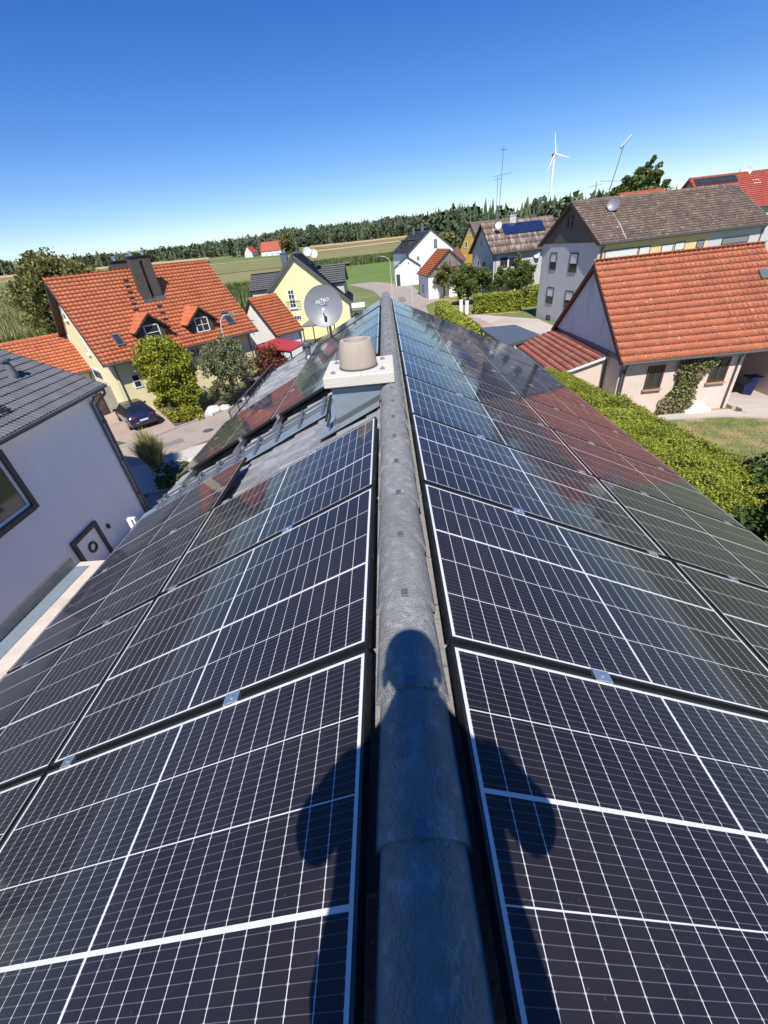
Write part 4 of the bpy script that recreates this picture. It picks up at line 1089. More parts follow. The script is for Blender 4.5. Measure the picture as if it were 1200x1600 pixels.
# twin clad shafts up the slope to a wide top
for (bx, w2) in (((233, 471), 0.62), ((249.5, 466.5), 0.62)):
    p = onplane(*bx, *rB); ztop = 9.72
    f = MB().box((p[0], p[1], 0) + P['nl'] * 0.30 + UP * (ztop + p[2] - 0.4) / 2, w2, 0.62, ztop - p[2] + 0.4, dB, P['nl'], UP).build('chimney_shaft', M_slateclad, hB)
    MB().box((p[0], p[1], ztop + 0.04) + P['nl'] * 0.30, w2 + 0.12, 0.78, 0.08, dB, P['nl'], UP).build('cap', M_blackmetal, f)
    MB().lathe((p[0], p[1], ztop + 0.08) + P['nl'] * 0.30, [(0.10, 0), (0.10, 0.22), (0.15, 0.23), (0.15, 0.28), (0.02, 0.32)], 10).build('flue', M_alu, f)
    MB().box(p - P['nl'] * 0.06 + np.array(rB[1]) * 0.06, w2 + 0.2, 0.12, 0.25, dB, P['nl'], UP).build('flashing', M_zinc, f)
tpc = P['o'] + dB * ((onplane(199, 415, P['o'], nB) - P['o']) @ dB) + UP * 8.97
st = MB().box(tpc + P['nl'] * 0.5 + UP * 0.18, 1.9, 0.8, 0.85, dB, P['nl'], UP).build('chimney_block', M_slateclad, hB)
MB().box(tpc + P['nl'] * 0.5 + UP * 0.64, 2.05, 0.95, 0.07, dB, P['nl'], UP).build('cap', M_blackmetal, st)
for k in (-0.6, 0.4): MB().lathe(tpc + P['nl'] * 0.5 + dB * k + UP * 0.67, [(0.10, 0), (0.10, 0.22), (0.15, 0.23), (0.15, 0.28), (0.02, 0.32)], 10).build('flue', M_alu, st)
# step irons up the roof
for t0, t1, nn in (((222, 512), (197, 440), 9), ((262, 510), (250, 480), 4)):
    for k in range(nn):
        u = k / (nn - 1); p = onplane(t0[0] + (t1[0] - t0[0]) * u, t0[1] + (t1[1] - t0[1]) * u, *rB)
        MB().box(p + np.array(rB[1]) * 0.10, 0.36, 0.16, 0.04, dB, sB, np.array(rB[1])).build('roof_step', M_blackmetal, hB)
# gable wall (left end): windows and doors
g0 = P['g0']; gn_ = -dB
for bl, br, tl in (((102, 500), (107, 502), (91, 478)), ((116, 548), (119, 549), (104, 523)), ((138, 553), (141, 554), (125, 527))):
    window_px(hB, g0, bl, br, tl, fm=M_wframe, fw=0.08, sill=M_wframe, shutter=0.6)
window_px(hB, g0, (150, 590), (165, 597), (140, 572), fm=M_wframe, shutter=0.2)
# front: door, ground-floor windows, glazed porch
Bp = P['B']
window_px(hB, Bp, (212, 607), (224, 603), (205, 586), fm=M_wframe, nx=1, ny=2)
window_px(hB, Bp, (300, 560), (316, 556), (296, 545), fm=M_wframe, nx=2)
# lower annex on the left end
o2 = gz(20, 560, 3.4); 
P2 = gable_house('orange_annex', 'low orange roofed annex against the gable of the yellow house', -31.2, 30.6, 46.0, 7.2, 3.6, 2.7, 5.2, M_yellow2, M_orange, tw=0.30, th=0.345, amp=0.05, oe=0.3, og=0.2, verge=M_darkwood, cat='annex')

# ---- C: small garage with white gable, orange roof
P = gable_house('garage_house', 'small garage with white gable and orange roof beside the yellow house', -13.0, 42.88, 48.2, 3.2, 3.34, 2.6, 5.66, M_white, M_orange, tw=0.30, th=0.345, amp=0.05, oe=0.25, og=0.12, verge=M_darkwood, cat='garage')
g0 = P['g0']
b = MB(); t = nrm(np.cross(UP, -P['d']))
for (pxq, s) in (((396, 505), 1), ((396, 517), 1)):
    p = onplane(*pxq, *g0); b.tube([p + 0.30 * (math.cos(a) * t + math.sin(a) * UP) - P['d'] * 0.02 for a in np.linspace(0.6, 5.2, 10)], 0.02, 5)
b.build('wall_ornament', M_gutter, P['root'])
# ---- D: red canopy on posts
zD = 2.55
q = [gz(395, 541, zD), gz(432, 528, zD), gz(478, 535, zD), gz(455, 547, zD)]
rd = empty('canopy', tuple(np.mean(q, 0) - [0, 0, zD]), 'red sheet roofed wooden canopy behind our snow guard', 'canopy')
MB().prism([p - [0, 0, 0.12] for p in q], (0, 0, 0.12)).build('roof', M_redsheet, rd)
cq = np.mean(q, 0)
for p in q:
    p2 = p + (cq - p) * 0.10; MB().box((p2[0], p2[1], zD / 2 - 0.07), 0.13, 0.13, zD - 0.14).build('post', M_darkwood, rd)
for i in (0, 3):
    a, c2 = q[i] + (cq - q[i]) * 0.08, q[(i + 1) % 4] + (cq - q[(i + 1) % 4]) * 0.08
    MB().tube([a - [0, 0, 0.2], c2 - [0, 0, 0.2]], 0.07, 4).build('beam', M_darkwood, rd)
bw = MB().prism([p * 1.0 + (cq - p) * 0.12 - [0, 0, zD - 0.02] for p in (q[0], q[1])] + [q[1] + (cq - q[1]) * 0.12 - [0, 0, 0.5], q[0] + (cq - q[0]) * 0.12 - [0, 0, 0.5]], nrm(np.array([0.7, 0.7, 0])) * 0.05)
bw.build('back_wall', M_darkwood, rd)

# ---- E: pale yellow house, gable towards us, dark roof and two cross wings
EYY = 52.0
R0 = aty(456, 397.5, EYY); LA = aty(416, 457, EYY); RBp = aty(550, 472, EYY)
P = gable_house('pale_yellow_house', 'pale yellow gabled house with dark roof behind the satellite dish', R0[0], EYY, 93.4, 9.0, 4.0, 4.5, R0[2], M_yellow, M_slate, tw=0.30, th=0.34, amp=0.03, oe=0.40, og=0.35,
                verge=M_gutter, zeA=LA[2], zeB=RBp[2], wA=R0[0] - LA[0], wB=RBp[0] - R0[0])
hE = P['root']; g0 = P['g0']
window_px(hE, g0, (454, 482), (464, 481), (450, 453), fm=M_wframe, nx=2, ny=4, fw=0.09, sill=M_wframe)
window_px(hE, g0, (461, 501), (472, 500), (461, 493), fm=M_wframe, nx=3, ny=1, fw=0.07)
p = onplane(463, 481, *g0); e = nrm(np.cross(UP, -P['d']))
b = MB(); pb = onplane(457, 484, *g0) - P['d'] * 0.12 - e * 0.5
for k in range(12): b.tube([pb + e * k * 0.14, pb + e * k * 0.14 + UP * 0.95], 0.012, 4)
b.tube([pb + UP * 0.95, pb + e * 1.54 + UP * 0.95], 0.02, 5); b.tube([pb + UP * 0.05, pb + e * 1.54 + UP * 0.05], 0.02, 5)
b.build('balcony_rail', M_zinc, hE)
def wing(root, cx, y0, ln, sg, zr, ze, hw, m):
    """cross wing: ridge runs along x from the main roof outwards"""
    ex = np.array([sg, 0, 0.0]); p0 = np.array([cx, y0, 0.0])
    pts = [p0 + [0, -hw + .3, 0], p0 + [0, hw - .3, 0], p0 + [0, hw - .3, ze], p0 + [0, 0, zr - .15], p0 + [0, -hw + .3, ze]]
    wg = MB().prism(pts, ex * (ln - 0.25)).build('wing', m, root)
    for s2 in (-1, 1):
        lo = p0 + [0, s2 * hw, ze - 0.15]; s = nrm(p0 + [0, 0, zr] - lo); Ls = np.linalg.norm(p0 + [0, 0, zr] - lo); n = nrm(np.cross(ex, s)); n = n if n[2] > 0 else -n
        MB().par(lo - n * 0.12, ex * ln, s * Ls, n * 0.11).build('wing_roof', M_gutter, wg)
        e2 = ex if np.dot(np.cross(ex, s), n) > 0 else -ex
        tile_roof(wg, lo if e2[0] * sg > 0 else lo + ex * ln, e2, s, ln, Ls, 0.30, 0.34, 0.03, M_slate)
w0 = aty(585, 417, 57.5)
wr = aty(540, 414, 57.5)
wing(hE, R0[0] + 0.6, 56.6, wr[0] - R0[0] - 0.6, 1, aty(500, 416, 56.6)[2] + 0.1, aty(520, 440, 54.4)[2], 2.5, M_green_wall)
wl_ = aty(396, 432, 57.5)
wing(hE, R0[0] - 0.6, 56.6, R0[0] - 0.6 - wl_[0], -1, aty(425, 428, 56.6)[2] + 0.1, aty(400, 452, 54.4)[2], 2.5, M_green_wall)
small_chimney('chimney', hE, (R0[0] - 1.3, EYY + 1.9), 0.7, 0.6, 7.0, R0[2] + 0.15, M_zinc, M_zinc)
for k, (q, lab) in enumerate((((480, 393), 'pale satellite dish on the dark roof of the pale yellow house, left of two'), ((490, 396), 'pale satellite dish on the dark roof of the pale yellow house, right of two'))):
    yy = EYY + 3.0 + k * 0.2; c = aty(*q, yy); zf = R0[2] - (c[0] - R0[0]) * (R0[2] - RBp[2]) / (RBp[0] - R0[0])
    dish('small_dish', lab, c, (0.25, -0.9, 0.3), 0.46, M_dish_white, (c[0], c[1] + 0.15, zf - 0.03), group='pale dishes on the yellow house', lnb=False)
# pergola at its foot
pg = empty('pergola', tuple(gz(505, 520, 0)), 'flat grey pergola roof at the foot of the pale yellow house', 'pergola')
q = [gz(470, 512, 2.4), gz(486, 499, 2.4), gz(522, 494, 2.4), gz(512, 508, 2.4)]
MB().prism(q, (0, 0, 0.1)).build('roof', M_zinc, pg)
for p in q: p2 = p + (np.mean(q, 0) - p) * 0.08; MB().box((p2[0], p2[1], 1.2), 0.1, 0.1, 2.4).build('post', M_darkwood, pg)

# ---- F: far farm at the forest edge
def far_house(name, label, az, r, ang, L, w, ze, zr, wall, roof, cat='house'):
    x, y, z = polar(az, r)
    d = np.array([math.cos(R(ang)), math.sin(R(ang)), 0]); nl = np.array([-d[1], d[0], 0]); o = np.array([x, y, z])
    root = empty(name, (x, y, z), label, cat)
    MB().prism([o + nl * w - UP, o - nl * w - UP, o - nl * w + UP * ze, o + UP * (zr - 0.1), o + nl * w + UP * ze], d * L).build('wall', wall, root)
    for sg in (-1, 1):
        lo = o + sg * nl * (w + 0.5) + UP * (ze - 0.5 * (zr - ze) / w) - d * 0.5; s = o + UP * zr - d * 0.5 - lo; n = nrm(np.cross(d, s)); n = n if n[2] > 0 else -n
        MB().par(lo, d * (L + 1), s, n * 0.3).build('roof', roof, root)
    for k in range(3):
        MB().par(o - nl * (w + 0.02) + d * (L * (0.2 + 0.25 * k)) + UP * 1.2, d * 1.2, UP * 1.3, nl * 0.05).build('window', M_pane, root)
    return root
far_house('farm_barn', 'distant barn with bright red roof and white wall at the forest edge', -13.9, 560, -6, 26, 7.5, 5.5, 13.5, M_white, M_redtile, 'barn')
far_house('farm_house', 'distant small white gabled house left of the red barn', -15.6, 560, 75, 12, 4.6, 5.5, 11, M_white, M_redtile)
far_house('farm_shed', 'distant white shed right of the red barn', -11.9, 560, 20, 6, 3, 4, 7, M_white, M_white, 'shed')

# ---- G: white house with slate roof and dormer, plus its low gabled porch wing
P = gable_house('white_gable_house', 'white gabled house with dark slate roof far down the street', 11.19, 111.8, 106.7, 12.4, 5.74, 6.24, 10.4, M_white, M_slate, tw=0.5, th=0.5, amp=0.03, oe=0.25, og=0.15, verge=M_gutter)
hG = P['root']; g0 = P['g0']
window_px(hG, g0, (678, 388), (683, 387), (678, 374), fm=M_dframe, shutter=1.0, shm=M_darkgrey_shutter, fw=0.12)
window_px(hG, g0, (651, 408), (656, 407.5), (650.5, 400), fm=M_wframe, nx=2, fw=0.12)
rl, nlv = P['rA'][0], np.array(P['rA'][1]); out = nrm(np.array([nlv[0], nlv[1], 0]))
pd_ = P['o'] + P['d'] * 3.0 + out * 4.4
MB().par(pd_ + UP * 6.4, P['d'] * 5.0, -out * 3.6, UP * 2.3).build('dormer', M_slate, hG)
MB().par(pd_ + UP * 8.7 - P['d'] * 0.2 + out * 0.3, P['d'] * 5.4, -out * 4.0, UP * 0.18).build('dormer_roof', M_gutter, hG)
for k in (0.5, 2.8): MB().par(pd_ + UP * 7.0 + P['d'] * k + out * 0.01, P['d'] * 1.3, out * 0.03, UP * 1.3).build('dormer_window', M_pane, hG)
small_chimney('chimney', hG, (9.6, 115.5), 0.6, 0.6, 9.0, 11.3, M_zinc, M_zinc)
small_chimney('chimney', hG, (7.8, 119.5), 0.5, 0.5, 8.0, 10.7, M_zinc, M_zinc)
ga = aty(635, 401, 108.0); gl0 = aty(614, 424, 108.0); gr0 = aty(654, 417, 108.0)
P = gable_house('porch_wing', 'low white gabled wing in front of the white street house', ga[0], 107.4, 86.1, 5.2, (gr0[0] - gl0[0]) / 2, 3.7, ga[2], M_white, M_slate, tw=0.5, th=0.5, amp=0.03, oe=0.15, og=0.1, verge=M_gutter, cat='annex')
window_px(P['root'], P['g0'], (637, 413), (640, 412.5), (637, 409.5), fm=M_wframe, fw=0.08)
MB().par(P['g0'][0] + P['nl'] * (-2.6) * -1 - P['d'] * 0.03, -P['nl'] * 0.9, UP * 2.4, P['d'] * 0.02).build('door', M_dframe, P['root'])

# ---- H: little barn, white plinth walls, wooden gable
P = gable_house('small_barn', 'little barn with orange roof, white walls and weathered wooden gable', 10.80, 78.3, 95.9, 9.19, 3.9, 3.5, 6.92, M_white, M_orange, tw=0.30, th=0.345, amp=0.05, oe=0.3, og=0.2, verge=M_darkwood, cat='barn')
hH = P['root']; q0, gnv = P['g0']; e = nrm(np.cross(UP, gnv))
apex = P['o'] + P['d'] * 0.2 + UP * 6.75; 
for k in range(24):
    xx = -3.5 + k * 0.3; top = 3.42 + (3.5 - abs(xx + 0.15)) * 0.87 + 0.0
    hgt = top - 3.25
    if hgt < 0.1: continue
    MB().par(P['o'] + P['d'] * 0.2 + gnv * 0.03 + e * xx + UP * 3.25, e * 0.285, UP * hgt, gnv * (0.025 + 0.01 * (k % 2))).build('plank', M_wood, hH)
for xx in (-2.0, 0.0, 1.9): MB().par(P['o'] + P['d'] * 0.2 + gnv * 0.07 + e * xx + UP * 3.25, e * 0.16, UP * 2.0 * (1 - abs(xx) / 4), gnv * 0.03).build('timber', M_darkwood, hH)
MB().par(P['o'] + P['d'] * 0.2 + gnv * 0.07 + e * -3.0 + UP * 4.35, e * 6.0 * 0.86, UP * 0.14, gnv * 0.03).build('timber', M_darkwood, hH)
Aw = P['A']; pq = onplane(661, 455, *Aw)
window_px(hH, Aw, (660.5, 457), (663, 458), (660.5, 445), fm=M_dframe, fw=0.06)
# lean-to continuing to the right
MB().prism([(14.3, 78.6, 0), (17.0, 79.0, 0), (17.0, 79.0, 3.1), (14.3, 78.6, 3.35)], (0.3, 3.5, 0)).build('lean_to', M_wood, hH)
MB().prism([(14.2, 78.3, 3.42), (17.3, 78.7, 3.12), (17.3, 78.7, 3.22), (14.2, 78.3, 3.52)], (0.4, 4.2, 0)).build('lean_to_roof', M_darkwood, hH)

# ---- I: strong yellow house behind
P = gable_house('yellow_house', 'strong yellow house with dull brown roof behind the grey house', 22.1, 123.7, 24.3, 15.0, 5.13, 5.2, 10.8, M_yellow3, M_brownplain, tw=0.4, th=0.4, amp=0.03, oe=0.3, og=0.25, verge=M_darkwood)
for bl, br, tl in (((732.5, 369), (736, 369), (732.5, 357)), ((726.5, 388), (730.5, 388), (726.5, 377)), ((723.5, 404), (727, 404), (723.5, 399)), ((737, 386), (739.5, 386), (737, 377))):
    window_px(P['root'], P['g0'], bl, br, tl, fm=M_wframe, fw=0.22, nx=1)
P = gable_house('brown_roof_shed', 'shed with reddish brown roof between the white and yellow houses', 13.6, 121.0, 20.0, 6.0, 4.0, 3.4, 5.9, M_white, mat('red_brown_roof', (0.21, 0.10, 0.075), 0.85, 0.15, 1.0, island=0.12), tw=0.4, th=0.4, amp=0.03, oe=0.3, og=0.2, cat='shed')

# ---- J: grey house, corrugated brown roof with blue collectors
JS = 71.5 / 113.5
P = gable_house('grey_house', 'grey rendered house with brown corrugated roof and blue collectors', 22.75 * JS, 71.5, 9.0, 11.0, 7.93 * JS, 8.96 + (4.5 - 8.96) * JS, 8.96 + (10.25 - 8.96) * JS, M_greyrender, M_browncorr,
                tw=0.18, th=1.25, amp=0.045, style='wave', oe=0.55, og=0.45, verge=M_darkwood)
hJ = P['root']; rJ = P['rB']; sJ = slopedir(rJ[1]); dJ = P['d']; nJ = np.array(rJ[1])
c0 = onplane(789, 368, *rJ); 
wdt = (onplane(853, 362, *rJ) - c0) @ dJ; hgt = (onplane(783, 352, *rJ) - c0) @ sJ
arr = empty('solar_collector', tuple(c0 + nJ * 0.1), 'row of deep blue solar collectors on the brown corrugated roof', 'solar collector')
W[arr.name] = c0 + nJ * 0.1
for k in range(6):
    f = MB().par(c0 + nJ * 0.10 + dJ * (wdt * k / 6), dJ * (wdt / 6 - 0.03), sJ * hgt, nJ * 0.07).build('collector', M_blackmetal, arr)
    MB().par(c0 + nJ * 0.171 + dJ * (wdt * k / 6 + 0.04) + sJ * 0.04, dJ * (wdt / 6 - 0.11), sJ * (hgt - 0.08), nJ * 0.006).build('glass', M_pv_dark, f)
for t in (0.2, 0.8): MB().par(c0 + nJ * 0.0 + sJ * hgt * t, dJ * wdt, sJ * 0.05, nJ * 0.10).build('rail', M_zinc, arr)
small_chimney('chimney', hJ, tuple((P['o'] + dJ * 4.6 - P['nl'] * 0.4)[:2]), 0.9, 0.7, 8.6, 10.3, M_greyrender)
Jb = P['B']; Jg = P['g0']
window_px(hJ, Jb, (781, 419), (792, 418), (781, 403), fm=M_darkwood, fw=0.10)
window_px(hJ, Jb, (793, 419), (814, 416), (793, 402), fm=M_wframe, fw=0.14, nx=2)
for bl, br, tl in (((746, 416), (749.5, 417), (746, 402)), ((754, 418), (758.5, 419), (754, 403)), ((751, 384), (753, 384.5), (751, 371))): window_px(hJ, Jg, bl, br, tl, fm=M_greyrender, fw=0.08, shutter=0.4, shm=M_greyrender)
pipe(hJ, [np.array([*P['o'][:2], 0]) + P['nl'] * -4.5 + dJ * 0.35 + UP * 6.0, np.array([*P['o'][:2], 0]) + P['nl'] * -4.5 + dJ * 0.35], 0.06)
# dishes and antenna masts on J
c = aty(779, 352, 69.5); dish('roof_dish', 'pale satellite dish on the brown corrugated roof left of the blue collectors', c, (-0.2, -0.9, 0.35), 0.45, M_dish_white, (c[0], c[1] + 0.2, c[2] - 1.0), lnb=False)
q = onplane(839, 398, Jb[0] + (-P['nl']) * 0.3, -P['nl']); dish('wall_dish', 'white satellite dish on the side wall of the grey house', q, (-0.3, -0.9, 0.3), 0.42, M_dish_white, q + P['nl'] * 0.25 - UP * 0.3, lnb=False)
def antenna(name, label, foot, top, bars, lean=(0, 0)):
    root = empty(name, tuple(foot), label, 'antenna')
    foot = np.array(foot, float); tp = np.array([foot[0] + lean[0], foot[1] + lean[1], top])
    MB().tube([foot, tp], [0.045, 0.025], 6).build('mast', M_zinc, root)
    for (z, ln, dirv, n) in bars:
        t = (z - foot[2]) / (top - foot[2]); c = foot + (tp - foot) * t; dv = nrm(dirv); cr = np.cross(dv, UP)
        b = MB(); b.tube([c - dv * ln / 2, c + dv * ln / 2], 0.02, 5)
        for k in range(n): p = c + dv * ln * (-0.48 + 0.96 * k / max(1, n - 1)); b.tube([p - cr * 0.35 * (0.6 + 0.4 * k / n), p + cr * 0.35 * (0.6 + 0.4 * k / n)], 0.01, 4)
        b.build('aerial', M_zinc, root)
    return root
ft = np.array([16.9, 71.6, 9.6])
antenna('aerial_mast', 'tall thin aerial mast with crossbars on the grey house ridge', ft, 18.0, [(15.0, 2.6, (0.9, -0.4, 0.05), 7), (17.6, 1.0, (0.8, 0.5, 0), 5), (11.6, 1.4, (0.9, -0.3, 0), 5)], (0.2, 0))
antenna('aerial_mast', 'shorter second aerial mast right beside the tall one on the grey house', ft + [-0.35, 0.1, 0], 15.0, [(14.6, 0.9, (0.8, -0.5, 0), 4)])

# ---- K: big house, brown gable, grey wall below, ochre side wall
P = gable_house('big_grey_house', 'tall house with dark brown gable, grey walls and long weathered brown roof', 17.67, 46.97, 10.6, 17.28, 5.22, 7.07, 10.35, M_greyrender, M_browntile, tw=0.30, th=0.34, amp=0.05, oe=0.40, og=0.35,
                gable=M_brownclad, verge=M_darkwood)
hK = P['root']; Kg = P['g0']; Kb = P['B']
for bl, br, tl in (((858.5, 421), (868, 423), (860, 394.5)), ((888, 425), (900, 427), (891, 395)), ((853, 473), (863, 475), (856, 448)), ((881, 480), (893, 482), (884, 453.5))):
    window_px(hK, Kg, bl, br, tl, fm=M_dframe, fw=0.10, shutter=0.55, proud=0.06)
window_px(hK, (Kg[0] - P['d'] * 0.05, Kg[1]), (886, 358), (893, 359), (888, 339), fm=M_dframe, fw=0.12, nx=1, shutter=0.0, proud=0.08)
window_px(hK, Kg, (853, 502), (859, 504), (854, 492), fm=M_dframe, fw=0.1)
# ochre render field and roller shutters on the long wall
p0, nk = Kb; ek = nrm(np.cross(UP, nk))
MB().par(p0 - P['d'] * 0.0 + UP * 3.6 + nk * 0.004 + P['d'] * 0.25, P['d'] * 10.6, UP * 3.3, nk * 0.012).build('render_field', M_ochre, hK)
Kb2 = (p0 + nk * 0.016, nk)
for bl, br, tl, sm in (((943, 407), (995, 399), (943, 392), M_shutter), ((996, 400), (1014, 396), (996, 386), M_shutter), ((1031, 396), (1050, 392), (1031, 383), M_shutter), ((1052, 392), (1068, 389), (1052, 379), M_shutter), ((1086, 388), (1098, 386), (1087, 376), M_darkgrey_shutter), ((1126, 383), (1168, 376), (1128, 372), M_darkgrey_shutter)):
    window_px(hK, Kb2, bl, br, tl, fm=M_dframe, fw=0.06, shutter=1.0, shm=sm, proud=0.05)
pipe(hK, [p0 + nk * 0.35 + P['d'] * 0.3 + UP * 6.95, p0 + nk * 0.12 + P['d'] * 0.3 + UP * 6.5, p0 + nk * 0.10 + P['d'] * 0.3], 0.06)
rK = P['rB']; c = onplane(955, 329, *rK)
dish('roof_dish', 'grey satellite dish on the long weathered brown roof', c + UP * 0.12 + np.array(rK[1]) * 0.35, (-0.45, -0.8, 0.35), 0.5, M_dish, c + [0.1, 0.15, -0.05], lnb=False)
pipe(hK, [c, onplane(968, 352, *rK) + np.array(rK[1]) * 0.07, onplane(978, 375, *rK) + np.array(rK[1]) * 0.07], 0.03, M_dish_white, 'cable')
mk = P['o'] + P['d'] * 3.6 + UP * 10.2
an = antenna('roof_antenna', 'leaning aerial with bright flat panel on the brown tiled ridge', mk, 14.1, [(11.6, 2.2, (0.95, -0.2, -0.1), 6)], (0.75, 0))
MB().par(mk + [0.45, -0.1, 3.55], (0.75, 0.0, 0.75), (-0.15, -0.45, 0.1), (-0.05, 0, 0.05)).build('flat_panel', M_print, an)
a2 = P['o'] + P['d'] * 2.4 + UP * 10.2
antenna('roof_antenna', 'small aerial on the brown tiled ridge left of the leaning one', a2, 11.7, [(11.4, 1.2, (0.9, -0.3, 0.1), 5), (10.9, 0.5, (0.2, 0.9, 0), 3)], (-0.1, 0))

# ---- L: orange-roofed outbuilding on the right with its low annex
P = gable_house('orange_barn', 'outbuilding with weathered orange roof and stained white gable, on the right', 11.05, 24.96, 0.9, 8.67, 4.67, 3.0, 6.96, M_pinkish, M_orange_old, tw=0.245, th=0.40, amp=0.045, n_ind=300, oe=0.42, og=0.22,
                gable=M_oldwhite, verge=mat('dark_red_board', (0.115, 0.035, 0.025), 0.7, 0.15, 3.0), cat='barn', gutter=True, wl=6.05)
hL = P['root']; Lb = P['B']
for bl, br, tl in (((1004, 609), (1031, 603), (1011, 573)), ((1103, 598), (1131, 592), (1114, 560))):
    f = window_px(hL, Lb, bl, br, tl, fm=M_bframe, fw=0.10, nx=2, sill=M_sandstone, proud=0.05)
p0, nk = Lb
pipe(hL, [p0 + nk * 0.50 + UP * 2.92 + P['d'] * -0.12, p0 + nk * 0.15 + UP * 2.60 + P['d'] * 0.10, p0 + nk * 0.10 + UP * 2.45 + P['d'] * 0.10, p0 + nk * 0.10 + P['d'] * 0.10 + UP * 0.0], 0.055)
MB().par(p0 + nk * 0.01 + P['d'] * 3.6 + UP * 0.02, P['d'] * 1.3, nk * 0.5, UP * 0.22).build('light_well', M_wframe, hL)
zs = P['rB']; q = onplane(1193, 430, *zs)
sk = MB().box(q + np.array(zs[1]) * 0.06, 0.5, 0.55, 0.14, P['d'], slopedir(zs[1]), np.array(zs[1])).build('roof_hatch', M_zinc, hL)
MB().par(np.array([11.05 + 0.22 - 0.09, 24.96 - 4.2, 2.98]), (0.04, 0, 0), (0, 8.4, 0), (0, 0, 0.22)).build('shade_band', M_gutter, hL)  # dark strip standing in for the band of shade above the annex roof
# open porch at its right end: dark recess, posts and steps
por = empty('porch', (18.8, 20.9, 0), 'shaded porch with pale floor at the right end of the outbuilding', 'porch')
MB().box((18.75, 23.9, 1.35), 2.7, 0.2, 2.7).build('back_wall', M_pinkish, por)
MB().box((20.0, 22.4, 1.35), 0.2, 2.8, 2.7).build('side_wall', M_pinkish, por)
MB().box((18.75, 22.4, 2.76), 2.6, 3.2, 0.10).build('ceiling', M_darkwood, por)
MB().box((18.75, 22.1, 0.10), 2.7, 3.4, 0.22).build('floor', M_concrete_yard, por)
for k in range(2): MB().box((18.9, 20.2 - 0.4 * k, 0.10 - 0.05 * k), 2.6, 0.4, 0.18 - 0.06 * k).build('step', M_concrete_yard, por)
an_p = [gz(863, 515, 2.95), gz(963, 553, 2.95), gz(873, 585, 2.2), gz(802, 542, 2.2)]
ax = empty('lean_to_annex', (9.9, 25.8, 0), 'low annex with red tiled lean-to roof against the stained white gable', 'annex')
E0 = np.array([8.55, 21.9, 2.2]); AL = 7.6
s = nrm(np.array([11.25, 21.9, 2.98]) - E0); Ls = np.linalg.norm(np.array([11.25, 21.9, 2.98]) - E0); n = nrm(np.cross(s, EY)); n = n if n[2] > 0 else -n
ar = MB().par(E0 - n * 0.13, EY * AL, s * Ls, n * 0.12).build('roof', M_wframe, ax)
tile_roof(ar, E0 + EY * AL, -EY, s, AL, Ls, 0.30, 0.36, 0.035, M_annex, 180)
MB().prism([(8.85, 22.1, -0.2), (11.2, 22.1, -0.2), (11.2, 22.1, 2.80), (8.85, 22.1, 2.12)], (0, AL - 0.4, 0)).build('wall', M_pinkish, ax)
MB().box((10.1, 22.08, 0.55), 0.5, 0.04, 0.5).build('vent_hatch', M_greyboard, ax)
# dark flat carport roof beyond
cpq = empty('carport', (8.8, 32, 0), 'flat dark bitumen carport roof beyond our eave on the right', 'carport')
q = [gz(750, 512, 2.6), gz(805, 507, 2.6), gz(845, 523, 2.6), gz(790, 540, 2.6)]
MB().prism([p - [0, 0, 0.18] for p in q], (0, 0, 0.15)).build('roof', M_bitumen, cpq)
MB().prism([p * [1, 1, 0] + (np.mean(q, 0) - p) * [0.02, 0.02, 0] + [0, 0, 2.572] for p in q], (0, 0, 0.03)).build('roof_edge', M_zinc, cpq)
for p in q: p2 = p + (np.mean(q, 0) - p) * 0.06; MB().box((p2[0], p2[1], 1.2), 0.12, 0.12, 2.42).build('post', M_darkwood, cpq)

# ---- M: red-roofed house far right with panels
P = gable_house('red_roof_house', 'house with red roof and dark solar panels far behind the brown roof', 41.8, 70.0, 2.0, 16.0, 5.0, 8.2, 12.1, M_greyrender, M_redtile, tw=0.32, th=0.36, amp=0.04, oe=0.4, og=0.35, verge=M_redtile)
hM = P['root']; rM = P['rB']; dM = P['d']; sM = slopedir(rM[1]); nM = np.array(rM[1])
c0 = onplane(1088, 292, *rM); w_ = (onplane(1152, 282, *rM) - c0) @ dM
for j in range(2):
    for i in range(6):
        f = MB().par(c0 + nM * 0.10 + dM * (w_ * i / 6) + sM * (0.05 + j * 0.62), dM * (w_ / 6 - 0.03), sM * 0.60, nM * 0.04).build('roof_panel', M_dframe, hM)
        MB().par(c0 + nM * 0.141 + dM * (w_ * i / 6 + 0.04) + sM * (0.09 + j * 0.62), dM * (w_ / 6 - 0.11), sM * 0.52, nM * 0.004).build('glass', M_pane, f)
window_px(hM, rM, (1177, 287), (1189, 285), (1177, 281), fm=M_wframe, fw=0.1, name='skylight')
c = aty(1168, 267, 70.2); dish('roof_dish', 'white satellite dish on the far red roof', c, (-0.3, -0.9, 0.3), 0.5, M_dish_white, (c[0] + 0.1, c[1] + 0.2, c[2] - 0.9), lnb=False)
P = gable_house('red_roof_house', 'low red roof glimpsed beside the dark tree behind the brown roof', 36.5, 78.0, 4.0, 7.0, 4.0, 8.2, 11.6, M_greyrender, M_redtile, tw=0.4, th=0.4, amp=0.03, oe=0.3, og=0.3)
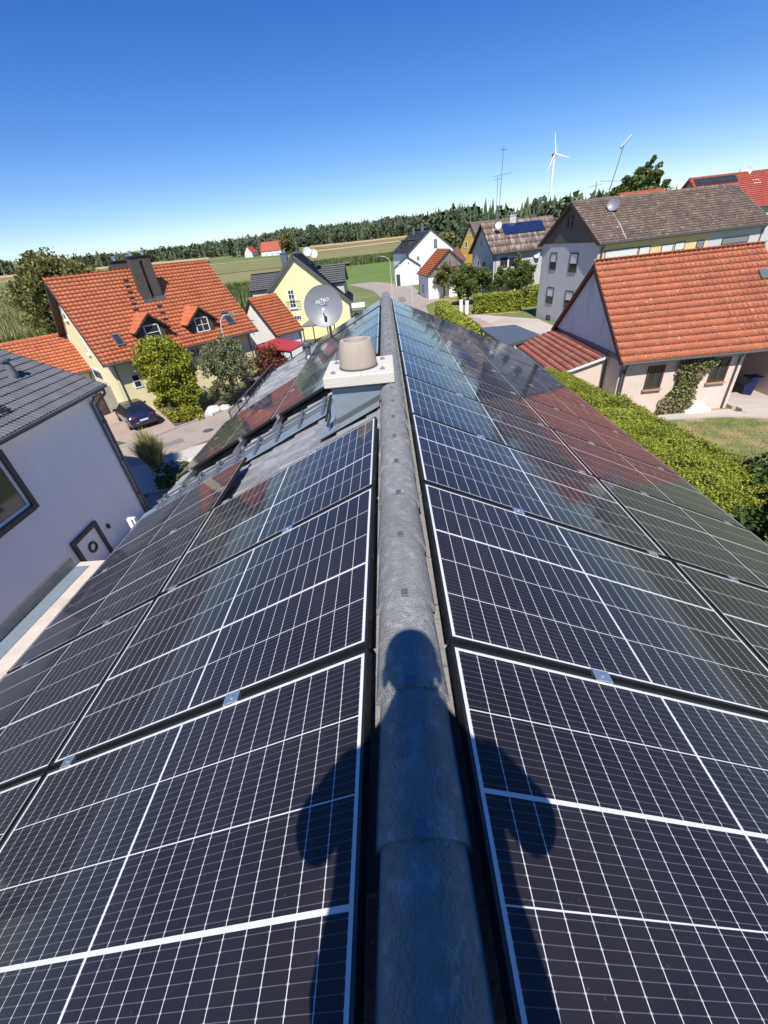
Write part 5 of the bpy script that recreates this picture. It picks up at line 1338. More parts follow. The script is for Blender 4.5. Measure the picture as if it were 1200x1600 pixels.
# ---------------------------------------------------------------- vegetation
# forest: one mass of conifers and broadleaf crowns on the far slopes
def blob_arrays(base, h, r):
    n = 46
    c = np.array(base) + [0, 0, h * 0.58]
    d = rng.normal(size=(n, 3)); d /= np.linalg.norm(d, axis=1)[:, None]
    C = c + d * np.array([r, r, h * 0.44]) * rng.uniform(0.7, 1.08, (n, 1))
    a = rng.normal(size=(n, 3)); b2 = rng.normal(size=(n, 3))
    a = a / np.linalg.norm(a, axis=1)[:, None]; b2 = b2 / np.linalg.norm(b2, axis=1)[:, None]
    s = r * 0.62
    V = np.stack([C - a * s, C + b2 * s, C + a * s], 1).reshape(-1, 3)
    return V, np.arange(3 * n).reshape(-1, 3)
FV, FF, cnt = [], [], 0
def add_forest(az0, az1, r0, r1, n, h0, h1, decid=0.25):
    global cnt
    for _ in range(n):
        az = random.uniform(az0, az1); r = r0 + (r1 - r0) * random.random() ** 1.3
        x, y, z = polar(az, r); h = random.uniform(h0 * 0.8, h1) * (1.0 + 0.18 * mnoise.noise(Vector((az * 0.9, r * 0.004, 0))))
        if random.random() < decid: V, F = blob_arrays((x, y, z), h * 0.85, h * random.uniform(0.22, 0.3)); F = np.array(F)
        else: V, F = conifer_arrays((x, y, z), h, h * random.uniform(0.15, 0.24), 5, 5); V = np.array(V); F = np.array(F)
        FV.append(np.array(V)); FF.append(F + cnt); cnt += len(V)
add_forest(-50, -10, 905, 1330, 1900, 17, 25, 0.4)
add_forest(-12, 9, 975, 1400, 1200, 20, 28, 0.4)
add_forest(3.5, 9, 560, 900, 160, 18, 27, 0.5)
add_forest(-17.5, -10, 585, 700, 70, 12, 22, 0.55)
add_forest(5.5, 11, 400, 560, 110, 19, 27, 0.5)
add_forest(9, 26, 330, 480, 230, 17, 23, 0.55)
add_forest(9, 45, 620, 900, 260, 20, 28, 0.3)
fo = fast_mesh('forest', np.concatenate(FV), np.concatenate(FF), M_forest, kind='stuff')
fo['label'] = 'dark mixed forest closing the horizon'
# individual trees that stand out
def conifer(name, label, base, h, r, group=None, m=None, layers=9, seg=9):
    root = empty(name, tuple(base), label, 'tree', group)
    V, F = conifer_arrays(base, h, r, layers, seg); fast_mesh('crown', np.array(V), np.array(F), m or M_leaf_conifer, root)
    MB().tube([base, np.array(base) + [0, 0, h * 0.8]], [h * 0.018, h * 0.004], 6).build('trunk', M_bark, root)
    return root
for k, (q, top, wd, Y, lb) in enumerate((((700, 366), 326, 26, 300, 'leftmost'), ((722, 366), 316, 24, 310, 'second'), ((741, 366), 312, 22, 300, 'third'), ((757, 362), 308, 24, 290, 'fourth'), ((768, 362), 309, 20, 300, 'tallest right hand'))):
    p = aty(q[0], 366, Y); z = TH(p[0], p[1]); h = aty(q[0], top, Y)[2] - z
    conifer('spruce_tree', '%s tall dark spruce of the group behind the yellow house' % lb, np.array([p[0], p[1], z]), h, h * 0.20, 'tall spruces behind the yellow house', layers=11)
# dark garden tree behind the big brown roof: several spires
tree('garden_tree', 'dark bushy tree with several tips behind the long brown roof', (43.0, 85, 0), 15.5, (4.3, 3.4, 3.6), 11.3, M_leaf_mid, 90, 130, 0.34, 0.3, spread=0.2, shell=0.3,
     extra=[((-1.2, 0, 2.4), (1.2, 1.2, 2.2), 16), ((0.6, 0, 2.9), (1.0, 1.0, 2.0), 14), ((2.4, 0, 2.2), (1.1, 1.1, 1.9), 14), ((-2.6, 0, 1.2), (1.2, 1.2, 1.6), 14)])
# left big tree beside the maize
tree('broadleaf_tree', 'large olive green tree left of the big orange roof', (-42.6, 60, 0), 12.5, (5.2, 4.8, 5.0), 6.9, M_leaf_olive, 230, 170, 0.25, 0.32, spread=0.19, shell=0.4)
# yellow-green tree before the orange house
tree('yellow_green_tree', 'bright yellow green rounded tree beside the parked car', (-15.3, 28.6, 0), 5.2, (1.8, 1.75, 2.15), 3.1, M_leaf_yg, 150, 150, 0.11, 0.13, spread=0.20, shell=0.45, extra=[((1.25, -0.6, -1.55), (0.95, 0.9, 0.95), 30), ((-0.7, -0.5, -1.7), (0.9, 0.9, 0.8), 24)])
tree('apple_tree', 'grey green fruit tree beside the street lamp', (-11.7, 29.6, 0), 4.5, (1.85, 1.8, 1.55), 3.0, M_leaf_grey, 80, 130, 0.09, 0.11, spread=0.20, shell=0.4, extra=[((-0.6, -0.9, -1.6), (1.15, 0.9, 0.85), 26)])
shrub('flowering_shrub', 'low green shrub under the yellow green tree', (-14.4, 27.0, 0), (1.5, 0.7, 0.6), M_leaf_yg, 30, 70, 0.10)
shrub('dry_shrub', 'brownish dry shrub at the foot of the yellow wall', (-17.9, 30.6, 0), (0.8, 0.7, 0.8), M_leaf_ivy, 20, 60, 0.10)
for k, (x, y, s) in enumerate(((-12.9, 28.0, 0.55), (-12.2, 28.4, 0.42), (-11.2, 30.2, 0.38))):
    b = MB(); b.lathe((x, y, 0), [(s, 0), (s * 1.1, s * 0.35), (s * 0.7, s * 0.75), (s * 0.15, s * 0.85)], 9)
    b.v = [(vx + random.uniform(-.12, .12) * s, vy + random.uniform(-.12, .12) * s, vz) for vx, vy, vz in b.v]
    tag(b.build('garden_rock', M_rock), ['large pale rock below the fruit tree', 'middle pale rock below the fruit tree', 'small pale rock near the fruit tree trunk'][k], 'rock', 'pale rocks below the fruit tree')
sl = MB().prism([(-13.9, 26.6, 0.06), (-12.6, 27.1, 0.06), (-12.8, 27.6, 0.06), (-14.1, 27.1, 0.06)], (0, 0, 0.16)).build('stone_slab', M_rock); tag(sl, 'flat pale stone slab lying by the kerb', 'stone slab')
# birdhouse-like shed post by the fruit tree
bf = empty('bird_feeder', (-10.9, 30.8, 0), 'wooden bird feeder with flat roof on a thick post', 'bird feeder')
MB().tube([(-10.9, 30.8, 0), (-10.9, 30.8, 1.3)], [0.16, 0.13], 9).build('post', M_bark, bf); MB().box((-10.7, 30.8, 1.36), 1.3, 0.8, 0.07).build('roof', M_wood, bf); MB().box((-10.6, 30.8, 0.7), 0.9, 0.5, 0.06).build('tray', M_wood, bf)
for dx in (-0.4, 0.4): MB().tube([(-10.6 + dx, 30.8, 0.0), (-10.6 + dx, 30.8, 1.34)], 0.035, 6).build('leg', M_wood, bf)
shrub('red_shrub', 'dark red leaved shrub under the red canopy', (-10.2, 33.6, 0), (1.3, 1.1, 1.4), M_leaf_red, 34, 90, 0.11)
shrub('rust_shrub', 'rust coloured leafy shrub beside the red canopy posts', (-9.8, 35.2, 0), (1.3, 1.0, 1.55), M_leaf_rust, 30, 90, 0.11)
shrub('pale_shrub', 'pale flowering shrub left of the red canopy', (-11.3, 33.2, 0), (0.9, 0.8, 1.5), M_leaf_ivy, 22, 70, 0.10)
# by the white house corner
def grass_tuft(name, label, base, h, r, n=260):
    root = empty(name, tuple(base), label, 'plant')
    a = rng.uniform(0, 6.28, n); t = rng.uniform(0.2, 1, n)
    p0 = np.array(base) + np.stack([np.cos(a) * 0.25 * t, np.sin(a) * 0.25 * t, np.zeros(n)], 1)
    p1 = np.array(base) + np.stack([np.cos(a) * r * t, np.sin(a) * r * t, h * rng.uniform(0.6, 1.05, n) * (1.1 - 0.45 * t)], 1)
    w = np.stack([-np.sin(a), np.cos(a), np.zeros(n)], 1) * 0.022
    mid = (p0 + p1) / 2 + [0, 0, 0.18]
    V = np.stack([p0 - w, p0 + w, mid + w, mid - w], 1).reshape(-1, 3); V2 = np.stack([mid - w, mid + w, p1 + w * .2, p1 - w * .2], 1).reshape(-1, 3)
    VV = np.concatenate([V, V2]); fast_mesh('blades', VV, np.arange(len(VV)).reshape(-1, 4), M_straw, root)
    return root
grass_tuft('ornamental_grass', 'tall yellowish ornamental grass by the white house corner', (-13.0, 19.5, 0), 2.3, 1.0, 700)
shrub('round_shrub', 'rounded green bush on the gravel by the white house', (-10.1, 17.2, 0), (0.65, 0.6, 0.6), M_leaf_mid, 26, 80, 0.07)
shrub('round_shrub', 'darker green bush between the rounded bush and the wall', (-11.3, 17.3, 0), (0.7, 0.55, 0.6), M_leaf_dark, 26, 80, 0.07)
shrub('lavender_bush', 'blue grey lavender bush behind the rounded bush', (-10.9, 18.3, 0), (0.9, 0.45, 0.45), mat('lavender_leaf', (0.10, 0.10, 0.14), 0.7, 0.2, 1.0, island=0.4, trans=0.2), 24, 60, 0.06)
# hedges and trees in front of the grey house
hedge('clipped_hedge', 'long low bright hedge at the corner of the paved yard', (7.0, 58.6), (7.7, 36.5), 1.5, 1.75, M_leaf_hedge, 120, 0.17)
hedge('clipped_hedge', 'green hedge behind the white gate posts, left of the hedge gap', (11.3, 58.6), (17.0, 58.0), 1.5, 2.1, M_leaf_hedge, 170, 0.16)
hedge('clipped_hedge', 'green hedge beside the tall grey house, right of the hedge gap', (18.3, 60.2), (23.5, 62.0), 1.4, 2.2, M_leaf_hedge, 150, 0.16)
for k, (x, y, rr, zz, lab) in enumerate(((9.8, 78.0, (1.9, 1.9, 1.6), 3.4, 'small fruit tree in front of the little barn'), (12.0, 67.5, (2.6, 2.4, 2.0), 3.1, 'broad garden tree left of the two before the grey house'),
                                        (15.6, 68.0, (2.3, 2.2, 1.7), 3.0, 'middle garden tree before the grey house'), (19.0, 66.0, (2.3, 2.1, 1.9), 3.3, 'garden tree before the grey house wall dish'))):
    tree('garden_tree', lab, (x, y, 0), 5, rr, zz, M_leaf_mid if k else M_leaf_olive, 90, 130, 0.16, 0.14, 'fruit trees before the grey house', spread=0.21, shell=0.35)
tree('far_tree', 'light green round tree between the white and yellow houses', (20.0, 150, 0), 8, (3.2, 3.2, 3.0), 7.0, M_leaf_olive, 40, 60, 0.6, 0.2)
tree('far_tree', 'pale grey willow behind the orange roof', tuple(np.array(polar(-29.5, 330))), 9, (4.5, 4.5, 4.5), 6.5, M_leaf_grey, 40, 60, 0.8, 0.3)
tree('far_tree', 'tall olive tree right of the distant red barn', tuple(np.array(polar(-11.2, 545))), 22, (7.5, 7.5, 10), 12, M_leaf_olive, 60, 60, 1.3, 0.5)
# right: thuja hedge along the garden, dark shrub tree in the corner
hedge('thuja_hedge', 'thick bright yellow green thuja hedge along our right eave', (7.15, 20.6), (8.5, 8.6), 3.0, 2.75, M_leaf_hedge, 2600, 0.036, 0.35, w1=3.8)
tree('maple_bush', 'dark green maple leaved bush at the right edge beside our roof', (10.6, 8.0, 0), 4.4, (2.0, 2.3, 1.75), 2.35, M_leaf_dark, 150, 150, 0.105, 0.1, spread=0.17, shell=0.5, cat='bush')
tree('maple_bush', 'second dark leafy bush further right past the hedge end', (12.6, 10.9, 0), 4.0, (1.3, 1.3, 1.6), 2.5, M_leaf_dark, 70, 130, 0.10, 0.1, spread=0.24, shell=0.55, cat='bush')
# ivy on the outbuilding wall
iv = empty('ivy', (15.2, 20.72, 0), 'half dry ivy climbing the pale wall between two windows', 'ivy')
n = 5200; xx = rng.normal(14.75, 0.55, n); zz = rng.uniform(0.05, 2.75, n); xx = xx + 0.25 * (zz - 1.4)
keep = (np.abs(xx - 14.75 - 0.25 * (zz - 1.4)) < 0.72 + 0.22 * np.sin(zz * 3)) ; xx, zz = xx[keep], zz[keep]
C = np.stack([xx, 20.62 + rng.uniform(-0.22, 0.08, len(xx)), zz], 1); V, Q = leaf_quads(C, 0.095, 1.3); fast_mesh('leaves', V, Q, M_leaf_ivy, iv)
b = MB()
for k in range(9): x0 = 14.3 + 0.1 * k; b.tube([(x0, 20.68, -0.05), (x0 + random.uniform(-.3, .3), 20.66, 1.2), (x0 + random.uniform(-.5, .7), 20.66, 2.5)], [0.03, 0.02, 0.008], 5)
b.build('stems', M_bark, iv)
# maize: tall blades on the fields nearest the houses
def blades(name, label, gen, n, h, m):
    P_ = gen(n); a = rng.uniform(0, 6.28, n); t = np.stack([np.cos(a), np.sin(a), np.zeros(n)], 1); hh = h * rng.uniform(0.6, 1.2, (n, 1))
    w = np.stack([-np.sin(a), np.cos(a), np.zeros(n)], 1) * h * 0.05
    tip = P_ + t * hh * 0.35 + [0, 0, 1] * hh
    V = np.stack([P_ - w * 2.2, P_ + w * 2.2, tip], 1).reshape(-1, 3); o = fast_mesh(name, V, np.arange(3 * n).reshape(-1, 3), m, kind='stuff'); o['label'] = label
def g1(n):
    az = rng.uniform(-47, -30, n); r = 97 + (330 - 97) * rng.uniform(0, 1, n) ** 1.6
    x, y = r * np.sin(np.radians(az)), r * np.cos(np.radians(az)); return np.stack([x, y, np.array([TH(a, b) for a, b in zip(x, y)])], 1)
def g2(n):
    az = rng.uniform(-26, -11, n); r = 97 + (170 - 97) * rng.uniform(0, 1, n)
    x, y = r * np.sin(np.radians(az)), r * np.cos(np.radians(az)); return np.stack([x, y, np.array([TH(a, b) for a, b in zip(x, y)])], 1)
def g3(n):
    az = rng.uniform(-10, 6, n); r = rng.uniform(238, 300, n)
    x, y = r * np.sin(np.radians(az)), r * np.cos(np.radians(az)); return np.stack([x, y, np.array([TH(a, b) for a, b in zip(x, y)])], 1)
blades('maize_crop', 'standing maize on the field behind the left tree', g1, 16000, 2.3, M_maize)
blades('maize_crop', 'dark green maize behind the small garage', g2, 9000, 2.4, M_leaf_mid)
blades('maize_crop', 'dark strip of maize beyond the pale yellow house', g3, 7000, 2.6, M_leaf_mid)
# dry lawn: short grass blades
n = 14000; C = np.stack([rng.uniform(10.2, 22, n), rng.uniform(8, 19.4, n), np.full(n, 0.012)], 1)
a = rng.uniform(0, 6.28, n); w = np.stack([-np.sin(a), np.cos(a), np.zeros(n)], 1) * 0.02; tip = C + np.stack([np.cos(a) * 0.04, np.sin(a) * 0.04, rng.uniform(0.03, 0.08, n)], 1)
V = np.stack([C - w, C + w, tip], 1).reshape(-1, 3)
gl = fast_mesh('lawn_grass', V, np.arange(3 * n).reshape(-1, 3), mat('dry_grass_blade', (0.21, 0.19, 0.065), 0.8, 0.3, 0.6, island=0.4, spots=[((0.11, 0.14, 0.035), 0.5, 0.52, 0.1, 0.8)]), kind='stuff'); gl['label'] = 'short dry grass on the lawn behind the hedge'
# ---------------------------------------------------------------- car
def make_car():
    hd = nrm(np.array([-0.674, 0.739, 0])); lf = np.array([-hd[1], hd[0], 0]); o = np.array([-18.25, 27.55, 0.024])
    root = empty('estate_car', tuple(o), 'dark blue estate car parked on the driveway, rear towards us', 'car')
    def W3(x, y, z): return o + hd * x + lf * y + UP * z
    M_paint = mat('dark_blue_car_paint', (0.010, 0.013, 0.045), 0.28, 0.05, 3.0, coat=1.0, spec=0.5)
    M_tyre = mat('tyre_rubber', (0.015, 0.015, 0.015), 0.85, 0.1, 8)
    M_cglass = mat('car_glass', (0.012, 0.016, 0.018), 0.05, 0.1, 2.0, spec=0.8)
    # stations: x, half width, bottom z, belt z, top z, top half width
    st = [(-2.36, .70, .42, .80, .84, .62), (-2.28, .84, .30, .90, .96, .70), (-2.05, .90, .26, .96, 1.12, .66), (-1.75, .91, .25, .96, 1.38, .60), (-1.2, .91, .25, .95, 1.45, .60), (-0.3, .91, .25, .93, 1.47, .60), (0.35, .91, .25, .92, 1.42, .61),
          (0.95, .90, .25, .92, 1.10, .70), (1.30, .90, .25, .90, .95, .78), (1.95, .87, .27, .80, .84, .72), (2.22, .80, .32, .68, .71, .62), (2.34, .66, .40, .58, .60, .50)]
    V = []; F = []
    for (x, w, zb, bl, zt, tw) in st:
        half = [(0, zb), (w * .9, zb), (w, zb + .12), (w * 1.0, (zb + bl) / 2 + .05), (w * .97, bl), (tw, zt - .03), (tw * .7, zt), (0, zt + .015)]
        ring = [(y, z) for y, z in half] + [(-y, z) for y, z in half[-2:0:-1]]
        V += [W3(x, y, z) for y, z in ring]
    n = 14
    for i in range(len(st) - 1):
        for k in range(n): a = i * n; k2 = (k + 1) % n; F.append((a + k, a + n + k, a + n + k2, a + k2))
    F.append(tuple(range(n))[::-1] if False else tuple(range(n))); F.append(tuple((len(st) - 1) * n + k for k in range(n))[::-1])
    bm = MB().add(V, F).build('body', M_paint, root, smooth=True)
    # glass panels lie just proud of the shell
    def quad(name, pts, m, par=root, th=0.012):
        pts = [W3(*p) for p in pts]; nn = nrm(np.cross(pts[1] - pts[0], pts[2] - pts[0])); c = np.mean(pts, 0)
        if nn @ (c - W3(0, 0, 0.7)) < 0: nn = -nn
        return MB().prism([p - nn * 0.006 for p in pts], nn * (th + 0.006)).build(name, m, par)
    quad('rear_window', [(-2.13, .60, 1.04), (-2.13, -.60, 1.04), (-1.80, -.56, 1.34), (-1.80, .56, 1.34)], M_cglass)
    quad('windscreen', [(1.22, .70, .98), (1.22, -.70, .98), (0.42, -.58, 1.40), (0.42, .58, 1.40)], M_cglass)
    for sg in (1, -1):
        for x0, x1 in ((-1.85, -1.15), (-1.08, -0.20), (-0.12, 0.75)):
            t0 = 0.0 if x0 > -1.8 else 0.22; t1 = 0.0 if x1 < .5 else -0.55
            quad('side_window', [(x0, sg * .90, .98), (x1, sg * .90, .98), (x1 + t1, sg * .645, 1.36), (x0 + t0, sg * .645, 1.36)], M_cglass)
        quad('rail', [(-1.75, sg * .60, 1.43), (0.2, sg * .61, 1.46), (0.2, sg * .59, 1.49), (-1.75, sg * .58, 1.46)], M_alu)
        quad('tail_light', [(-2.335, sg * .62, .80), (-2.31, sg * .40, .80), (-2.285, sg * .40, .93), (-2.27, sg * .70, .93)], mat('red_lamp', (0.30, 0.008, 0.01), 0.15, 0.05, 2), th=0.03)
        quad('headlight', [(2.25, sg * .72, .60), (2.33, sg * .45, .60), (2.25, sg * .45, .70), (2.10, sg * .78, .72)], M_alu, th=0.02)
        MB().box(W3(0.75, sg * 1.0, 0.98), 0.14, 0.20, 0.13, hd, lf, UP).build('mirror', M_paint, root)
        for x in (-1.42, 1.42):
            w_ = MB().lathe(W3(x, sg * .74, .33), [(.20, 0), (.31, 0), (.33, .03), (.33, .15), (.31, .185), (.215, .185)], 22, lf * sg).build('wheel', M_tyre, root, smooth=True)
            b = MB()
            b.lathe(W3(x, sg * .74, .33), [(.06, .165), (.06, .18)], 12, lf * sg)
            for k in range(5):
                a = 2 * math.pi * k / 5; dv = hd * math.cos(a) + UP * math.sin(a); b.par(W3(x, sg * (.74 + .155), .33) + np.cross(dv, lf) * -0.03, dv * .21, np.cross(dv, lf) * .06, lf * sg * .022)
            b.lathe(W3(x, sg * .74, .33), [(.19, .14), (.222, .14), (.222, .188), (.19, .188)], 22, lf * sg); b.build('rim', M_alu, w_)
    quad('number_plate', [(-2.335, .26, .60), (-2.335, -.26, .60), (-2.35, -.26, .71), (-2.35, .26, .71)], M_print, th=0.03)
    quad('emblem', [(-2.31, .10, .86), (-2.31, -.10, .86), (-2.295, -.10, .90), (-2.295, .10, .90)], M_alu, th=0.03)
    quad('roof_glass', [(-0.9, .50, 1.475), (-0.9, -.50, 1.475), (0.1, -.50, 1.485), (0.1, .50, 1.485)], M_cglass, th=0.012)
    quad('bumper_lamp', [(-2.375, .52, .50), (-2.375, .36, .50), (-2.372, .36, .57), (-2.372, .52, .57)], M_alu, th=0.02)
    return root
make_car()
# ---------------------------------------------------------------- gate boards behind the car
for k, (a, c2, zt, m, lab) in enumerate((((-22.9, 28.6), (-21.75, 30.0), 1.75, M_darkwood, 'dark narrow gate leaf left of the pale boards'), ((-21.7, 30.06), (-20.2, 31.9), 1.9, M_greyboard, 'pale grey board gate behind the parked car'))):
    a3, c3 = np.array([*a, 0.03]), np.array([*c2, 0.03]); t = nrm(c3 - a3); L = np.linalg.norm(c3 - a3); nn = np.array([t[1], -t[0], 0])
    root = empty('board_gate', tuple((a3 + c3) / 2), lab, 'gate')
    kk = int(L / 0.14)
    for i in range(kk): MB().par(a3 + t * (L * i / kk), t * (L / kk - 0.012), nn * 0.03, UP * zt).build('board', m, root)
    for zz in (0.3, zt - 0.3): MB().par(a3 + UP * zz - nn * 0.045, t * L, nn * 0.044, UP * 0.09).build('rail', M_gutter, root)
    for p in (a3, c3): MB().box(p + UP * (zt / 2 + 0.03) - nn * 0.09, 0.09, 0.09, zt + 0.1, t, nn, UP).build('post', M_gutter, root)
# ---------------------------------------------------------------- street lamps
def street_lamp(label, foot, top, arm):
    foot = np.array(foot, float); root = empty('street_lamp', tuple(foot), label, 'street lamp', 'street lamps along the road')
    arm = np.array(arm, float); t = np.array([foot[0], foot[1], top])
    pts = [foot, foot + UP * 1.0, t - UP * 0.7, t - UP * 0.25 + arm * 0.15, t + arm * 0.5, t + arm]
    MB().tube(pts, [0.07, 0.055, 0.045, 0.04, 0.035, 0.035], 8).build('pole', M_dish_white, root)
    e = nrm(arm); s = np.cross(e, UP)
    MB().box(t + arm * 1.12 - UP * 0.02, 0.62, 0.20, 0.11, e, s, UP).build('lamp_head', M_alu, root)
    MB().box(t + arm * 1.12 - UP * 0.085, 0.46, 0.15, 0.03, e, s, UP).build('lamp_glass', M_print, root)
street_lamp('street lamp with bent arm before the orange roofed house', (-12.3, 32.4, 0), 5.55, (0.75, 0.1, 0.1))
street_lamp('street lamp in front of the little barn', (4.0, 71.5, 0), 5.6, (-1.9, 0.2, 0.25))
p = gz(612, 470, 0); street_lamp('street lamp left of the white street house', (-0.2 + 1.3, 84.0, 0), 6.6, (-1.7, 0.2, 0.3))
# ---------------------------------------------------------------- wind turbine
hub = aty(866.5, 241, 950.0); bz = TH(hub[0], hub[1])
wt = empty('wind_turbine', (hub[0], hub[1], bz), 'white wind turbine standing behind the forest', 'wind turbine')
tv = nrm(np.array([0.25, -0.95, 0.02]))
MB().tube([(hub[0], hub[1], bz - 2), (hub[0], hub[1], hub[2] - 1.6)], [3.0, 1.5], 16).build('tower', M_white, wt, smooth=True)
MB().tube([hub - tv * 7, hub - tv * 5, hub + tv * 1, hub + tv * 2], [1.2, 2.0, 2.0, 1.4], 12).build('nacelle', mat('red_band', (0.45, 0.06, 0.05), 0.5, 0.05, 1), wt, smooth=True)
MB().tube([hub + tv * 2, hub + tv * 4, hub + tv * 5], [1.6, 1.3, 0.2], 12).build('hub', M_white, wt, smooth=True)
ux = nrm(np.cross(tv, UP)); uz = np.cross(ux, tv)
for (qx, qy) in ((865.5, 206), (893.5, 245), (850, 271)):
    tip = aty(qx, qy, 950.0); dv = tip - hub; dv = dv - tv * (dv @ tv); ln = np.linalg.norm(dv); dv /= ln; cs = np.cross(dv, tv)
    b = MB(); V = []
    for t, w, th in ((0.02, 1.1, 1.0), (0.12, 1.9, 0.7), (0.4, 1.25, 0.4), (0.8, .7, 0.2), (1.0, .2, 0.08)):
        c = hub + tv * 3 + dv * ln * t
        V += [c - cs * w * 0.6, c + tv * th, c + cs * w, c - tv * th]
    F = [(4 * i + k, 4 * i + (k + 1) % 4, 4 * i + 4 + (k + 1) % 4, 4 * i + 4 + k) for i in range(4) for k in range(4)] + [(3, 2, 1, 0), (16, 17, 18, 19)]
    b.add(V, F).build('blade', M_white, wt)
# ---------------------------------------------------------------- gate pillars, trailer, patio things
for k, q in enumerate(((720, 489), (729, 491))):
    p = gz(*q, 0); b = MB(); b.box((p[0], p[1], 0.75), 0.42, 0.42, 1.5); b.box((p[0], p[1], 1.54), 0.5, 0.5, 0.08)
    tag(b.build('gate_pillar', M_white), ['left white gate pillar at the hedge gap', 'right white gate pillar at the hedge gap'][k], 'gate pillar', 'white gate pillars')
p = gz(557, 476, 0) ; p = np.array([-3.4, 66.0, 0])
p = np.array([aty(558, 470, 66)[0], 66.0, 0.03])
tr = empty('trailer', tuple(p), 'small flatbed trailer with white cover parked beside the pale yellow house', 'trailer')
MB().box(p + [0, 0, 0.75], 2.3, 1.5, 0.10).build('bed', M_zinc, tr); MB().box(p + [0, 0, 1.6], 2.2, 1.45, 0.5).build('cover', M_wframe, tr)
for sx in (-1.05, 1.05):
    for sy in (-.68, .68): MB().box(p + [sx, sy, 1.09], 0.07, 0.07, 0.58).build('stake', M_darkwood, tr)
for sx in (-0.4, 0.4):
    for sy in (-.78, .78): MB().lathe(p + [sx, sy, 0.34], [(.12, -.09), (.34, -.09), (.34, .09), (.12, .09)], 16, (0, 1, 0)).build('wheel', M_blackmetal, tr)
for (x, y, m, lab) in ((19.2, 21.9, mat('blue_bin', (0.012, 0.018, 0.10), 0.5, 0.1, 3), 'blue rubbish bin in the shaded porch, nearest'), (18.3, 22.8, M_blackmetal, 'black rubbish bin in the shaded porch behind the blue one')):
    r_ = empty('rubbish_bin', (x, y, 0.21), lab, 'bin', 'bins in the porch')
    b = MB(); b.lathe((x, y, 0.21), [(.26, 0), (.33, .9)], 4); b.build('body', m, r_); MB().box((x, y, 1.15), .62, .62, 0.07).build('lid', m, r_)
sheet('patio', [(13.3, 20.4), (13.3, 19.9), (16.6, 19.6), (18.2, 19.0), (21.5, 17.8), (21.5, 19.55), (17.3, 19.95), (17.3, 20.4)], M_concrete_yard, 0.09, thick=0.10)
# ---------------------------------------------------------------- the photographer, kneeling upright on the ridge behind the camera
def skin_body(name, verts, edges, m, parent, root_i=0, sub=2):
    off = W[parent.name] if parent else np.zeros(3)
    me = bpy.data.meshes.new(name); me.from_pydata([tuple(np.array(v[:3]) - off) for v in verts], edges, [])
    me.materials.append(m)
    o = bpy.data.objects.new(name, me); col.objects.link(o)
    if parent: o.parent = parent
    md = o.modifiers.new('skin', 'SKIN'); md.use_smooth_shade = True
    for i, v in enumerate(verts):
        sv = me.skin_vertices[0].data[i]; r = v[3]; sv.radius = r if hasattr(r, '__len__') else (r, r); sv.use_root = (i == root_i)
    ss = o.modifiers.new('sub', 'SUBSURF'); ss.levels = sub; ss.render_levels = sub
    return o
M_skin = mat('skin', (0.45, 0.27, 0.19), 0.55, 0.05, 8)
M_shirt = mat('dark_work_shirt', (0.045, 0.05, 0.07), 0.9, 0.15, 8)
M_trouser = mat('black_work_trousers', (0.022, 0.022, 0.024), 0.9, 0.15, 8)
zR = RIDGE
per = empty('person', (-0.03, -0.42, zR), 'person in dark work clothes and cap kneeling on the ridge, taking the photograph', 'person')
X0 = -0.02
vb = [(X0, -.36, zR + .68, .12), (X0, -.35, zR + .84, .115), (X0, -.31, zR + 1.0, .12), (X0, -.265, zR + 1.10, .07), (X0 - .005, -.205, zR + 1.165, .045),
      (X0 - .01, -.165, zR + 1.225, (.064, .075)), (X0 - .01, -.15, zR + 1.295, (.074, .09)), (X0 - .01, -.152, zR + 1.345, (.055, .07))]
eb = [(0, 1), (1, 2), (2, 3), (3, 4), (4, 5), (5, 6), (6, 7)]
arms = {}
for sg in (-1, 1):
    k = len(vb)
    sh = (X0 + sg * .160, -.285, zR + 1.07, .050); el = (X0 + sg * .275, -.24, zR + .80, .042); wr = (X0 + sg * .085, -.135, zR + 1.01, .027); pm = (X0 + sg * .062, -.112, zR + 1.05, (.030, .018))
    vb += [sh, el, wr, pm]; eb += [(3, k), (k, k + 1), (k + 1, k + 2), (k + 2, k + 3)]
    arms[sg] = (sh, el, wr)
    for f in range(4):       # four fingers curl round the phone's edge, each its own chain
        j = len(vb); zz = zR + 1.055 + 0.019 * f - 0.004 * abs(f - 1.5); x1 = X0 + sg * (.055 + .002 * f)
        vb += [(x1, -.108, zz, .0085), (X0 + .02 + sg * .048, -.093, zz + .012, .008), (X0 + .02 + sg * .036, -.098, zz + .016, .007)]; eb += [(k + 3, j), (j, j + 1), (j + 1, j + 2)]
    j = len(vb); vb += [(X0 + sg * .052, -.125, zR + 1.062, .010), (X0 + .02 + sg * .034, -.118, zR + 1.080, .0085)]; eb += [(k + 3, j), (j, j + 1)]
    k2 = len(vb)
    hip = (X0 + sg * .145, -.36, zR + .57, .09); knee = (X0 + sg * .185, -.28, zR + .045, .062); ank = (X0 + sg * .19, -.70, zR + .02, .042); toe = (X0 + sg * .19, -.84, zR - .01, .034)
    vb += [hip, knee, ank, toe]; eb += [(0, k2), (k2, k2 + 1), (k2 + 1, k2 + 2), (k2 + 2, k2 + 3)]
    arms[sg] += (hip, knee, ank, toe)
body = skin_body('body', vb, eb, M_skin, per)
